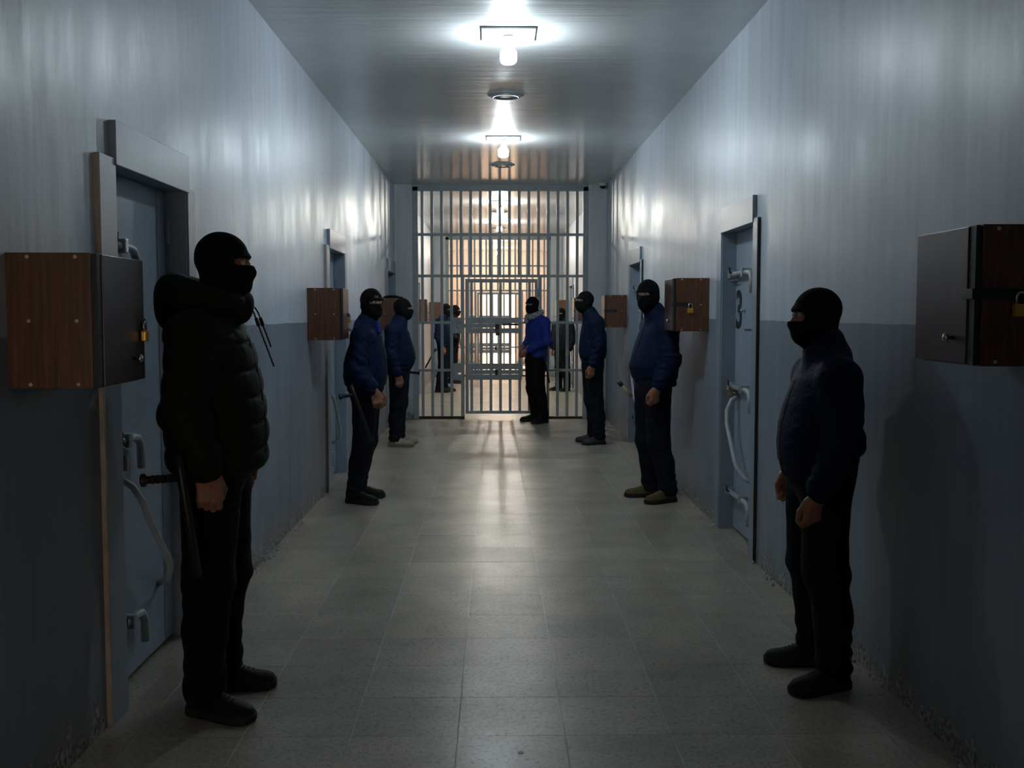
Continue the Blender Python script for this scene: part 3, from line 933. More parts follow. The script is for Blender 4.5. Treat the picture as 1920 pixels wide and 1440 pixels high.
def vnorm(V, Q):
    fn = np.cross(V[Q[:, 2]] - V[Q[:, 0]], V[Q[:, 3]] - V[Q[:, 1]])
    nn = np.zeros_like(V)
    for p in range(4):
        for i in range(3):
            nn[:, i] += np.bincount(Q[:, p], fn[:, i], len(V))
    return nn / (np.linalg.norm(nn, axis=1, keepdims=True) + 1e-12)
def sines(V, freq, seed, n=7, aniso=(1, 1, 1)):
    r = np.random.RandomState(seed)
    out = np.zeros(len(V))
    for _ in range(n):
        k = r.normal(size=3); k = k / np.linalg.norm(k) * freq * r.uniform(0.6, 1.5) * np.array(aniso)
        out += np.sin(V @ k + r.uniform(0, 6.28) + 1.2 * np.sin(V @ (k[[1, 2, 0]] * 0.4)))
    return out / n
def put(name, V, Q, mat, parent):
    me = bpy.data.meshes.new(name)
    me.from_pydata(V.tolist(), [], Q.tolist())
    for p in me.polygons:
        p.use_smooth = True
    return link_mesh(name, me, mat, parent)
def seg_param(V, pts):
    """closest arc length and distance to a polyline"""
    best = np.full(len(V), 9.0); arc = np.zeros(len(V)); acc = 0.0
    for a, b in zip(pts[:-1], pts[1:]):
        a = np.array(a); b = np.array(b); ba = b - a; ln = np.linalg.norm(ba)
        t = np.clip((V - a) @ ba / ln ** 2, 0, 1)
        d = np.linalg.norm(V - a - t[:, None] * ba, axis=1)
        m = d < best
        best[m] = d[m]; arc[m] = acc + t[m] * ln
        acc += ln
    return arc, best
def rotz(a):
    return np.array([[math.cos(a), -math.sin(a), 0], [math.sin(a), math.cos(a), 0], [0, 0, 1]])
def rotx(a):
    return np.array([[1, 0, 0], [0, math.cos(a), -math.sin(a)], [0, math.sin(a), math.cos(a)]])

def head_prims(F, c, Rh, s, inf, k, full=True):
    P = lambda *p: np.array(c) + Rh @ (np.array(p) * s)
    e = lambda p, r, kk=k: F.ell(P(*p), np.array(r) * s + inf, kk, rot=Rh)
    e((0, -0.008, 0.028), (0.077, 0.094, 0.088))
    e((0, 0.026, -0.032), (0.062, 0.070, 0.084), 0.02)
    e((0, 0.050, -0.078), (0.043, 0.046, 0.038), 0.025)
    e((0, 0.058, -0.050), (0.040, 0.036, 0.036), 0.02)
    F.cap(P(0, 0.088, 0.008), P(0, 0.106, -0.028), 0.009 * s + inf * .4, 0.0125 * s + inf * .4, 0.012 + inf * 3)
    e((0, 0.074, 0.026), (0.056, 0.020, 0.012), 0.015)
    for sx in (-1, 1):
        e((sx * 0.077, -0.006, -0.012), (0.010, 0.026, 0.034), 0.012)
    if full:
        for sx in (-1, 1):
            F.ell(P(sx * 0.031, 0.100, 0.008), np.array((0.015, 0.013, 0.010)) * s, 0.010, 's', rot=Rh)
            e((sx * 0.016, 0.094, -0.034), (0.011, 0.010, 0.009), 0.006)
        e((0, 0.084, -0.058), (0.024, 0.012, 0.006), 0.005)
        e((0, 0.083, -0.068), (0.022, 0.012, 0.007), 0.005)

def hand(F, w, u, v, pal, s=1.0, curl=1.0):
    """hand rooted at wrist w; u: along the hand, v: towards the thumb side, pal: towards the palm side"""
    w, u, v, pal = [np.array(q, float) for q in (w, u, v, pal)]
    P = lambda a, b, c: w + (u * a + v * b + pal * c) * s
    Rm = np.stack([pal, v, u], 1)
    F.rbox(P(0.048, 0.0, 0.004), np.array((0.0155, 0.041, 0.048)) * s, 0.014 * s, 0.012, rot=Rm)
    F.cap(P(-0.05, 0, 0), P(0.02, 0, 0), 0.029 * s, 0.025 * s, 0.02)
    F.ell(P(0.035, 0.026, 0.014), np.array((0.016, 0.018, 0.030)) * s, 0.012, rot=Rm)
    L0 = [(0.030, 0.042, 0.026, 0.020), (0.010, 0.046, 0.029, 0.022), (-0.011, 0.042, 0.027, 0.021), (-0.031, 0.034, 0.021, 0.018)]
    for i, (o, a, b, c) in enumerate(L0):
        a1, a2, a3 = [R(q) * curl for q in ((38, 118, 165), (42, 122, 172), (46, 126, 176), (52, 132, 182))[i]]
        k0 = P(0.088 - 0.004 * abs(i - 1), o, 0.000)
        k1 = k0 + (u * math.cos(a1) + pal * math.sin(a1)) * a * s
        k2 = k1 + (u * math.cos(a2) + pal * math.sin(a2)) * b * s
        k3 = k2 + (u * math.cos(a3) + pal * math.sin(a3)) * c * s
        kk = 0.004
        F.cap(k0, k1, 0.0102 * s, 0.0096 * s, kk); F.cap(k1, k2, 0.0096 * s, 0.0088 * s, kk); F.cap(k2, k3, 0.0088 * s, 0.0078 * s, kk)
        F.ell(k0 - pal * 0.003 * s, np.full(3, 0.0112 * s), 0.006)
    t0, t1 = P(0.020, 0.032, 0.012), P(0.060, 0.050, 0.026)
    t2, t3 = P(0.088, 0.042, 0.036), P(0.104, 0.024, 0.040)
    F.cap(t0, t1, 0.0145 * s, 0.0118 * s, 0.010); F.cap(t1, t2, 0.0115 * s, 0.0105 * s, 0.004); F.cap(t2, t3, 0.0105 * s, 0.0085 * s, 0.004)

def shoe(root, side, ank, toe_deg, s, mats, boot=False, stripes=False):
    """side: +1 right; ank: ankle (x, y) in body space; the foot points forward, turned outwards by toe_deg"""
    a = -R(toe_deg) * side
    ca, sa = math.cos(a), math.sin(a)
    def W(x, y, z):
        return (ank[0] + ca * x - sa * y, ank[1] + sa * x + ca * y, z)
    sec = [(-0.078, .018, .052), (-0.070, .031, .080), (-0.05, .037, .098), (-0.02, .039, .106 if not boot else .125), (0.015, .040, .108 if not boot else .130), (0.045, .043, .102), (0.08, .047, .090), (0.115, .051, .077), (0.15, .051, .069), (0.180, .045, .064), (0.200, .031, .055), (0.209, .012, .040)]
    b = MB(); rings = []
    n = 14
    for y, w, h in sec:
        ring = []
        for k in range(n + 1):
            t = math.pi * k / n
            cx = math.copysign(abs(math.cos(t)) ** 0.75, math.cos(t)); cz = math.sin(t) ** 0.85
            ww = w * (1.06 - 0.16 * cz)
            sh = 0.004 * side * (1 if y > 0.1 else 0)
            ring.append(b.bm.verts.new(W((cx * ww - sh) * s, y * s, (0.016 + cz * (h - 0.016)) * s)))
        rings.append(ring)
    for i in range(len(rings) - 1):
        for k in range(n):
            b.bm.faces.new((rings[i][k], rings[i][k + 1], rings[i + 1][k + 1], rings[i + 1][k]))
        b.bm.faces.new((rings[i][n], rings[i][0], rings[i + 1][0], rings[i + 1][n]))
    b.bm.faces.new(rings[0]); b.bm.faces.new(rings[-1][::-1])
    up = b.build('shoe', mats[0], root, True, world=False)
    # sole
    b = MB(); lo, mid, hi = [], [], []
    out = []
    for y, w, h in sec:
        out.append((w * 1.10 + 0.002, y * 1.02))
    pts = [(w, y) for w, y in out] + [(-w, y) for w, y in out[::-1]]
    for lst, z, g in ((lo, 0.0, 0.95), (mid, 0.008, 1.02), (hi, 0.031, 1.0)):
        for x, y in pts:
            lst.append(b.bm.verts.new(W(x * g * s, y * s, (z + (0.006 if (y > 0.185 and z == 0) else 0)) * s)))
    m = len(pts)
    for A, B in ((lo, mid), (mid, hi)):
        for k in range(m):
            b.bm.faces.new((A[k], A[(k + 1) % m], B[(k + 1) % m], B[k]))
    b.bm.faces.new(lo[::-1]); b.bm.faces.new(hi)
    b.build('sole', mats[1], up, False, world=False)
    # laces
    for q in range(5):
        y = 0.050 + q * 0.017
        h = np.interp(y, [r[0] for r in sec], [r[2] for r in sec])
        MB().tube([W(-0.020 * s, y * s, (h - 0.006) * s), W(0, (y + 0.003) * s, (h + 0.003) * s), W(0.020 * s, y * s, (h - 0.006) * s)], 0.0028 * s, 6).build('lace', mats[2], up, True, world=False)
    if boot == 'bow':
        pts = [W((0.004 + 0.016 * math.sin(t * 6.28)) * s, (0.05 + 0.018 * math.cos(t * 6.28)) * s, (0.10 + 0.035 * math.sin(t * 3.14)) * s) for t in [k / 8 for k in range(9)]]
        MB().tube(pts, 0.003 * s, 6).build('lace_bow', mats[2], up, True, world=False)
    if stripes:
        for q in range(3):
            y = 0.02 + q * 0.022
            MB().tube([W(side * 0.043 * s, y * s, 0.030 * s), W(side * 0.041 * s, (y - 0.012) * s, 0.06 * s), W(side * 0.034 * s, (y - 0.022) * s, 0.085 * s)], 0.004 * s, 6).build('stripe', 'stripe', up, True, world=False)

def person(loc, facing, cfg, label):
    """facing: degrees of the body's forward direction in the floor plane (0 = +X)"""
    root = empty('person', (loc[0], loc[1], 0), R(facing - 90))
    tag(root, label, 'person', 'masked guards in the corridor')
    h = cfg.get('h', 0.008); hb = cfg.get('hb', h)
    sd = cfg.get('seed', 1)
    prof = cfg['torso']                                   # z, front, back, half width
    zt = max(p[0] for p in prof); zb = min(p[0] for p in prof)
    top = cfg['top']                                      # z of the crown (with the mask)
    hs = cfg.get('hs', 1.0)                               # head scale
    hy = cfg['head'][0]
    hc = np.array((cfg['head'][3] if len(cfg['head']) > 3 else 0.0, hy, top - 0.122 * hs))
    Rh = rotz(R(cfg['head'][1])) @ rotx(R(cfg['head'][2]))
    ny = cfg.get('neck', hy - 0.045)
    arms = cfg['arms']                                    # right, left: shoulder, elbow, wrist
    legs = cfg['legs']                                    # right, left: hip, knee, ankle(x, y, z), toe angle
    puff = cfg.get('puff', 0.0)
    ar = cfg.get('armr', (0.075, 0.062, 0.045))
    gs = cfg.get('hand', 1.0)
    # ---------------- body: head, neck, trunk, limbs and hands as one skin
    ext = max(abs(arms[0][2][0]), abs(arms[1][2][0]), 0.25) + 0.12
    F = Field((-ext, -0.40, 0.0), (ext, 0.48, top + 0.03), hb)
    head_prims(F, hc, Rh, hs * 0.975, 0.0, 0.03)
    F.cap(hc + Rh @ np.array((0, -0.02, -0.07)), (0, ny - 0.005, zt - 0.02), 0.052, 0.055, 0.03)
    F.cap((0, ny, zt - 0.03), (0, (prof[0][1] + prof[0][2]) / 2, zb + 0.06), 0.07, 0.07, 0.03)
    for (sh, el, wr), sx, hd in zip(arms, (1, -1), cfg.get('hands', ((0.0, 1.0), (0.0, 1.0)))):
        sh, el, wr = [np.array(q, float) for q in (sh, el, wr)]
        F.cap((0, ny, zt - 0.06), sh, 0.05, 0.045, 0.03)
        F.cap(sh, el, 0.040, 0.036, 0.02); F.cap(el, wr, 0.036, 0.028, 0.02)
        u = wr - el; u /= np.linalg.norm(u)
        uz = hd[1]
        u = u * (1 - uz) + np.array((0, 0.0, -1)) * uz; u /= np.linalg.norm(u)
        th = R(hd[0]) * sx                                # roll of the hand about its own axis
        v = np.array((0, 1.0, 0)) - u * u[1]; v /= np.linalg.norm(v)
        pal = np.cross(u, v) * (1 if sx > 0 else -1)
        if pal[0] * sx > 0: pal = -pal
        v2 = v * math.cos(th) + pal * math.sin(th); p2 = pal * math.cos(th) - v * math.sin(th)
        hand(F, wr, u, v2, p2, gs, cfg.get('curl', 1.0))
    for hip, kn, an, _ in legs:
        F.cap((0, hip[1], hip[2] + 0.05), hip, 0.06, 0.06, 0.03)
        F.cap(hip, kn, 0.06, 0.045, 0.02); F.cap(kn, an, 0.042, 0.034, 0.02)
        F.cap(an, (an[0], an[1], 0.06), 0.032, 0.030, 0.01)
    V, Q = F.mesh(1)
    body = put('body', V, Q, 'skin', root)
    # eyes and brows
    if cfg.get('eyes', True):
        Pn = lambda *p: tuple(hc + Rh @ (np.array(p) * hs))
        for sx in (-1, 1):
            e = MB(); bmesh.ops.create_uvsphere(e.bm, u_segments=12, v_segments=8, radius=0.0125 * hs, matrix=Matrix.Translation(Pn(sx * 0.031, 0.0795, 0.0075)))
            eye = e.build('eye', 'eye', root, True, world=False)
            e = MB(); bmesh.ops.create_uvsphere(e.bm, u_segments=10, v_segments=8, radius=0.0062 * hs, matrix=Matrix.Translation(Pn(sx * 0.031 + cfg.get('gaze', 0) * 0.004, 0.0872, 0.0075)))
            e.build('iris', 'iris', eye, True, world=False)
            MB().tube([Pn(sx * 0.014, 0.0925, 0.021), Pn(sx * 0.031, 0.0905, 0.0255), Pn(sx * 0.050, 0.076, 0.0215)], 0.0035 * hs, 6).build('eyebrow', 'brow', root, True, world=False)
    # ---------------- balaclava with an eye slot
    hh = cfg.get('hm', min(h, 0.006))
    F = Field(hc - np.array((0.16, 0.18, 0.33)), hc + np.array((0.16, 0.18, 0.16)), hh)
    head_prims(F, hc, Rh, hs, 0.006, 0.035, False)
    F.cap(hc + Rh @ np.array((0, -0.015, -0.06)), (0, ny, zt + 0.01), 0.068, 0.072, 0.035)
    sl = cfg.get('slot', (0.060, 0.0125, 0.010))
    F.rbox(hc + Rh @ (np.array((0, 0.105, sl[2])) * hs), np.array((sl[0], 0.066, sl[1])) * hs, 0.010, 0.006, 's', rot=Rh)
    V, Q = F.mesh(1)
    V = V + vnorm(V, Q) * (0.0022 * sines(V, 55, sd + 5, 6, (1, 1, 1.6)))[:, None]
    mask = put('balaclava', V, Q, 'knit', root)
    if cfg.get('logo'):
        Pn = lambda *p: tuple(hc + Rh @ (np.array(p) * hs))
        lx = cfg['logo']
        for z, yy in ((0.046, 0.0935), (0.058, 0.0900)):
            MB().tube([Pn(lx - 0.016, yy - 0.002, z), Pn(lx, yy, z), Pn(lx + 0.016, yy - 0.002, z)], 0.0022, 6).build('logo_stitch', 'logo', mask, True, world=False)
        for q in (-0.016, 0.0, 0.016):
            MB().tube([Pn(lx + q, 0.0930 - abs(q) * .12, 0.046), Pn(lx + q, 0.0895 - abs(q) * .12, 0.058)], 0.0020, 6).build('logo_stitch', 'logo', mask, True, world=False)
    # ---------------- trousers
    F = Field((-0.36, -0.34, 0.0), (0.36, 0.34, zb + 0.25), h)
    tr = cfg.get('legr', (0.098, 0.078, 0.062, 0.066))
    hp = (np.array(legs[0][0]) + np.array(legs[1][0])) / 2
    F.ell((0, hp[1] - 0.01, hp[2] + 0.06), (0.165, cfg.get('seat', 0.125), 0.16), 0.03)
    for hip, kn, an, _ in legs:
        hip, kn, an = [np.array(q, float) for q in (hip, kn, an)]
        F.cap(hip, kn, tr[0], tr[1], 0.04)
        cm = kn * 0.55 + an * 0.45
        F.cap(kn, cm + np.array((0, -0.012, 0)), tr[1], tr[2] + 0.006, 0.03)
        F.cap(cm + np.array((0, -0.012, 0)), an + np.array((0, 0, 0.02)), tr[2] + 0.006, tr[3], 0.03)
        F.cap(an + np.array((0, 0, 0.02)), (an[0], an[1] - 0.004, 0.085), tr[3], tr[3] + 0.002, 0.01)
    F.rbox((0, 0, 0.0), (0.5, 0.5, 0.055), 0.001, 0.0, 's')
    V, Q = F.mesh(1)
    nn = vnorm(V, Q)
    d = 0.006 * sines(V, 24, sd, 7, (1, 1, 0.7)) + 0.003 * sines(V, 55, sd + 2, 7, (1, 1, 1.2))
    lowm = np.exp(-((V[:, 2] - 0.10) / 0.13) ** 2)
    d += lowm * 0.0075 * np.sin(V[:, 2] * 85 + 3.5 * np.sin(V[:, 0] * 22 + sd) + 3 * np.sin(V[:, 1] * 25 + V[:, 2] * 9)) * (0.5 + 0.5 * sines(V, 30, sd + 4, 5))
    kz = legs[0][1][2]
    d += np.exp(-((V[:, 2] - kz) / 0.12) ** 2) * 0.007 * sines(V, 48, sd + 6, 6, (0.6, 0.6, 1.5))
    put('trousers', V + nn * d[:, None], Q, cfg.get('tmat', 'trouser'), root)
    # ---------------- jacket
    F = Field((-ext - 0.03, -0.42, zb - 0.12), (ext + 0.03, 0.46, zt + 0.20), h)
    F.loft(list(prof) + [(zt + 0.055, ny + 0.075, ny - 0.08, 0.10)], 0.02, 2.4, 0.03 if puff else 0.018)
    sw = cfg.get('shr', 0.080)
    for (sh, el, wr), sx in zip(arms, (1, -1)):
        sh, el, wr = [np.array(q, float) for q in (sh, el, wr)]
        F.cap((0, ny - 0.005, zt + 0.015), sh + np.array((-sx * 0.015, 0, 0.0)), 0.062, sw, 0.05)
        F.cap(sh, el, ar[0], ar[1], 0.035)
        F.cap(el, wr + (el - wr) * 0.22, ar[1], ar[2] + 0.006, 0.03)
        F.cap(wr + (el - wr) * 0.22, wr + (el - wr) * 0.12, ar[2] + 0.005, ar[2] - 0.004, 0.012)
    cz = cfg.get('collar', 0.075)
    F.cap((0, ny, zt - 0.02), (0, ny + 0.012, zt + cz), 0.092, 0.080, 0.03)
    V, Q = F.mesh(1)
    nn = vnorm(V, Q)
    d = cfg.get('wr', 0.006) * sines(V, 21, sd + 9, 8, (1, 1, 1.7))
    for (sh, el, wr), sx in zip(arms, (1, -1)):
        arc, dist = seg_param(V, [sh, el, wr])
        la = np.linalg.norm(np.array(sh) - np.array(el))
        am = np.clip((0.105 - dist) / 0.03, 0, 1) * np.clip((sx * V[:, 0] - abs(sh[0]) + 0.05) / 0.05, 0, 1)
        if puff:
            q = np.abs(((arc + 0.03) / 0.085) % 1.0 - 0.5) * 2
            d = d * (1 - am * 0.5) + am * puff * (np.sqrt(np.clip(1 - q ** 2.2, 0, 1)) - 0.75)
        else:
            fold = np.exp(-((arc - la) / 0.11) ** 2) + 0.55 * np.exp(-((arc - la * 1.75) / 0.10) ** 2)
            d += am * (0.35 + fold) * (0.008 * sines(V, 38, sd + 13, 6, (0.6, 0.6, 1.5)) + 0.0035 * np.sin(arc * 95 + 3.5 * np.sin(V[:, 1] * 26 + sd) + 3 * np.sin(V[:, 0] * 31)))
    if puff:
        tm = np.ones(len(V))
        for (sh, el, wr), sx in zip(arms, (1, -1)):
            arc, dist = seg_param(V, [sh, el, wr])
            tm *= 1 - np.clip((0.105 - dist) / 0.03, 0, 1) * np.clip((sx * V[:, 0] - abs(sh[0]) + 0.05) / 0.05, 0, 1)
        zz = V[:, 2] + 0.008 * np.sin(V[:, 0] * 9 + V[:, 1] * 5)
        q = np.abs(((zz - zb) / 0.098) % 1.0 - 0.5) * 2
        d += tm * (V[:, 2] < zt - 0.02) * puff * (np.sqrt(np.clip(1 - q ** 2.2, 0, 1)) - 0.75)
    else:                                                   # gathered hem
        d += np.exp(-((V[:, 2] - zb - 0.05) / 0.012) ** 2) * -0.009
    jk = put('jacket', V + nn * d[:, None], Q, cfg.get('jmat', 'navy'), root)
    # zipper down the front
    zp = [(0.0, np.interp(z, [p[0] for p in sorted(prof)], [p[1] for p in sorted(prof)]) + 0.001, z) for z in np.linspace(zb + 0.02, zt - 0.02, 9)]
    MB().tube(zp, 0.0032, 6).build('zipper', 'lace_bk', jk, True, world=False)
    # shoes
    for (hip, kn, an, toe), sx in zip(legs, (1, -1)):
        shoe(root, sx, (an[0], an[1]), toe, cfg.get('ss', 1.0), cfg['shoes'], cfg.get('boot', False), cfg.get('stripes', False))
    # extras
    if cfg.get('hood'):
        F = Field((-0.26, -0.34, zt - 0.16), (0.26, 0.26, zt + 0.28), h)
        cy = ny
        n = 18
        ring = []
        for k in range(n):
            a = 2 * math.pi * k / n
            back = (1 - math.sin(a)) / 2
            ring.append(np.array((0.125 * math.cos(a), cy + 0.005 + 0.105 * math.sin(a) - 0.035 * back, zt + 0.055 + 0.030 * math.sin(a) * -0.2 + 0.035 * back)))
        for k in range(n):
            a = 2 * math.pi * k / n
            back = (1 - math.sin(a)) / 2
            a2 = 2 * math.pi * (k + 1) / n
            b2 = (1 - math.sin(a2)) / 2
            F.cap(ring[k], ring[(k + 1) % n], 0.034 + 0.034 * back, 0.034 + 0.034 * b2, 0.02)
        F.ell((0, cy - 0.135, zt + 0.03), (0.135, 0.070, 0.085), 0.04)
        F.cap((0, cy + 0.10, zt + 0.02), (0, cy + 0.11, zt + 0.07), 0.045, 0.040, 0.03)
        V, Q = F.mesh(1)
        V = V + vnorm(V, Q) * (0.006 * sines(V, 24, 77, 7))[:, None]
        hd = put('hood', V, Q, cfg['jmat'], root)
        for sx, ln in ((1, 0.20), (-1, 0.13)):
            x = sx * 0.035; y0 = cy + 0.150
            pts = [(x, y0, zt + 0.04)] + [(x * 1.05, y0 + 0.012 + q * 0.36, zt + 0.02 - q) for q in np.linspace(0, ln, 6)]
            MB().tube(pts, 0.0032, 6).build('drawstring', 'lace_bk', hd, True, world=False)
            MB().tube([(x * 1.02, y0 + 0.02, zt - 0.0), (x * 1.03, y0 + 0.03, zt - 0.03)], 0.007, 8).build('cord_lock', 'black', hd, True, world=False)
    if cfg.get('scarf'):
        F = Field((-0.2, -0.25, zt - 0.10), (0.2, 0.25, zt + 0.2), h)
        n = 16
        for k in range(n):
            a, a2 = 2 * math.pi * k / n, 2 * math.pi * (k + 1) / n
            F.cap((0.088 * math.cos(a), ny + 0.008 + 0.088 * math.sin(a), zt + 0.055 - 0.035 * math.sin(a)), (0.088 * math.cos(a2), ny + 0.008 + 0.088 * math.sin(a2), zt + 0.055 - 0.035 * math.sin(a2)), 0.036, 0.036, 0.02)
        F.cap((0.02, ny + 0.11, zt + 0.02), (0.03, ny + 0.125, zt - 0.05), 0.035, 0.03, 0.02)
        V, Q = F.mesh(1)
        V = V + vnorm(V, Q) * (0.006 * sines(V, 45, 31, 7))[:, None]
        put('scarf', V, Q, 'scarf', root)
    if cfg.get('shirt'):
        F = Field((-0.15, -0.2, zt - 0.1), (0.15, 0.25, zt + 0.15), h)
        F.cap((0.012, ny + 0.075, zt + cz + 0.005), (0.03, ny + 0.115, zt - 0.035), 0.022, 0.014, 0.01)
        F.cap((-0.03, ny + 0.07, zt + cz), (0.0, ny + 0.11, zt - 0.03), 0.026, 0.018, 0.01)
        V, Q = F.mesh(1)
        put('shirt_collar', V, Q, 'shirt', root)
    return root

def to_world(root, p):
    a = root.rotation_euler[2]
    return (root.location.x + math.cos(a) * p[0] - math.sin(a) * p[1], root.location.y + math.sin(a) * p[0] + math.cos(a) * p[1], p[2])
def baton(root, grip, hand_end, tip, label, r=0.0155, rope=None):
    """side-handle baton: the long shaft from grip to tip, a short side handle from grip to hand_end"""
    g, e, t = [Vector(to_world(root, p)) for p in (grip, hand_end, tip)]
    top = g + (g - t).normalized() * 0.08
    b = empty('baton', tuple(g))
    tag(b, label, 'baton', 'batons carried by the guards')
    MB().tube([top, g, t, t + (t - g).normalized() * 0.006], [r, r, r, r * 0.7], 12).build('shaft', 'rubber', b, True)
    d = (e - g)
    MB().tube([g, g + d * 0.85, g + d * 0.9, g + d * 0.98, e], [r * 0.85, r * 0.85, r * 1.5, r * 1.5, r * 0.9], 12).build('side_handle', 'rubber', b, True)
    for q in range(4):
        p = g + d * (0.3 + 0.13 * q)
        MB().tube([p, p + d * 0.04], r * 1.0, 10).build('grip_ridge', 'rubber', b, True)
    return b
BK = ('shoe_bk', 'sole_bk', 'lace_bk')
def leg(x, hip, knee, ank, hz=0.86, kz=0.47, toe=14, xa=None):
    xa = x if xa is None else xa
    return ((x * 0.85, hip, hz), (x * 0.98, knee, kz), (xa, ank, 0.10), toe)
# --- near left, olive puffer jacket
p1 = person((-1.030, 4.00), 0, dict(
    h=0.0065, hb=0.0048, hm=0.0045, seed=3, top=1.779, head=(0.022, 0, 0), hs=1.0,
    torso=[(1.46, 0.06, -0.15, 0.17), (1.38, 0.112, -0.175, 0.215), (1.26, 0.142, -0.19, 0.225), (1.14, 0.162, -0.195, 0.222), (1.04, 0.170, -0.195, 0.220), (0.93, 0.168, -0.19, 0.215), (0.885, 0.150, -0.175, 0.205)],
    arms=(((0.195, -0.045, 1.395), (0.258, -0.060, 1.12), (0.262, 0.020, 0.915)), ((-0.195, -0.045, 1.395), (-0.255, -0.07, 1.12), (-0.262, 0.0, 0.915))),
    armr=(0.090, 0.084, 0.064), shr=0.090, puff=0.013, hand=1.1, wr=0.004, hood=True, collar=0.06,
    hands=((25, 0.75), (25, 0.75)),
    legs=(leg(0.110, -0.015, -0.025, -0.035, 0.88, 0.49, 24, 0.140), leg(-0.110, -0.02, -0.015, -0.045, 0.88, 0.49, 6, -0.14)),
    legr=(0.112, 0.092, 0.072, 0.076), seat=0.15, jmat='olive', tmat='trouser_bk', shoes=BK, ss=0.98), 'man in a dark olive puffer jacket and black mask at the near left door')
baton(p1, (0.352, -0.045, 0.915), (0.352, -0.185, 0.905), (0.345, 0.0, 0.575), 'black side-handle baton hanging at the hip of the man in the olive jacket')
# --- near right, navy jacket, facing left
p7 = person((1.315, 4.24), 180, dict(
    h=0.0065, hb=0.0048, hm=0.0045, seed=11, top=1.580, head=(0.035, 2, 0), hs=0.95,
    torso=[(1.28, 0.055, -0.09, 0.15), (1.22, 0.105, -0.135, 0.19), (1.12, 0.145, -0.145, 0.205), (1.03, 0.165, -0.14, 0.205), (0.96, 0.172, -0.132, 0.200), (0.88, 0.166, -0.128, 0.195), (0.815, 0.150, -0.125, 0.185)],
    arms=(((0.180, -0.01, 1.225), (0.235, -0.02, 0.99), (0.225, 0.075, 0.805)), ((-0.180, -0.005, 1.225), (-0.235, -0.015, 0.98), (-0.240, 0.095, 0.775))),
    armr=(0.078, 0.070, 0.050), shr=0.078, wr=0.007, collar=0.075, hands=((10, 0.55), (28, 0.7)), gaze=0.3, slot=(0.052, 0.019, 0.0),
    legs=(leg(0.115, 0.01, 0.015, -0.02, 0.80, 0.45, 8, 0.145), leg(-0.115, 0.015, 0.01, -0.015, 0.80, 0.45, 22, -0.145)),
    legr=(0.104, 0.084, 0.066, 0.066), seat=0.135, jmat='navy_dk', shoes=('shoe_gy', 'sole_bk', 'lace_bk'), ss=0.94, boot='bow', hand=0.95), 'man in dark navy jacket and black mask standing at the near right wall')
# --- second on the left, looking towards the camera
p2 = person((-1.015, 8.36), -8, dict(
    h=0.008, hb=0.0062, hm=0.0055, seed=21, top=1.670, head=(0.055, -42, 0), hs=0.98, gaze=-0.6, logo=0.012,
    torso=[(1.36, 0.085, -0.07, 0.15), (1.30, 0.125, -0.09, 0.19), (1.18, 0.15, -0.13, 0.205), (1.08, 0.160, -0.165, 0.21), (0.99, 0.168, -0.165, 0.205), (0.91, 0.15, -0.145, 0.195), (0.85, 0.125, -0.125, 0.18)],
    arms=(((0.172, 0.02, 1.295), (0.235, 0.000, 1.05), (0.235, 0.135, 0.875)), ((-0.185, -0.03, 1.305), (-0.24, -0.06, 1.05), (-0.24, 0.04, 0.85))),
    armr=(0.080, 0.070, 0.050), wr=0.007, collar=0.055, shirt=True, hands=((20, 0.6), (20, 0.6)), curl=0.8,
    legs=(leg(0.095, 0.015, 0.005, -0.060, 0.84, 0.47, 22, 0.12), leg(-0.095, 0.0, -0.015, -0.095, 0.84, 0.47, 8, -0.12)),
    legr=(0.102, 0.082, 0.064, 0.066), seat=0.13, jmat='navy', shoes=BK, ss=1.0), 'masked man in navy jacket looking at the camera beside the second left wall box')
baton(p2, (0.285, -0.01, 0.86), (0.28, -0.13, 0.84), (0.265, 0.11, 0.50), 'black side-handle baton at the hip of the man looking at the camera')
# --- third on the left, beige trainers
p3 = person((-1.075, 11.88), 2, dict(
    h=0.010, hb=0.008, hm=0.007, seed=31, top=1.640, head=(0.055, 0, 0), hs=0.98,
    torso=[(1.34, 0.075, -0.10, 0.15), (1.27, 0.115, -0.14, 0.19), (1.15, 0.15, -0.155, 0.205), (1.05, 0.18, -0.15, 0.205), (0.98, 0.192, -0.14, 0.205), (0.90, 0.17, -0.12, 0.195), (0.84, 0.13, -0.11, 0.18)],
    arms=(((0.185, -0.055, 1.275), (0.235, -0.075, 1.02), (0.24, 0.015, 0.785)), ((-0.185, -0.055, 1.275), (-0.24, -0.085, 1.02), (-0.24, 0.015, 0.785))),
    armr=(0.080, 0.070, 0.050), wr=0.006, collar=0.07, hands=((20, 0.7), (20, 0.7)), logo=0.01,
    legs=(leg(0.10, 0.0, -0.01, -0.035, 0.82, 0.46, 8, 0.115), leg(-0.10, 0.02, 0.01, 0.0, 0.82, 0.46, 4, -0.115)),
    legr=(0.104, 0.084, 0.066, 0.066), seat=0.135, jmat='navy', shoes=('shoe_bg', 'sole_bg', 'lace_lt'), ss=1.0, stripes=True), 'heavy masked man in navy jacket and beige trainers at the left wall')
baton(p3, (-0.30, 0.10, 0.80), (-0.29, 0.225, 0.79), (-0.29, 0.02, 0.52), 'dark baton handle at the belt of the man in beige trainers')
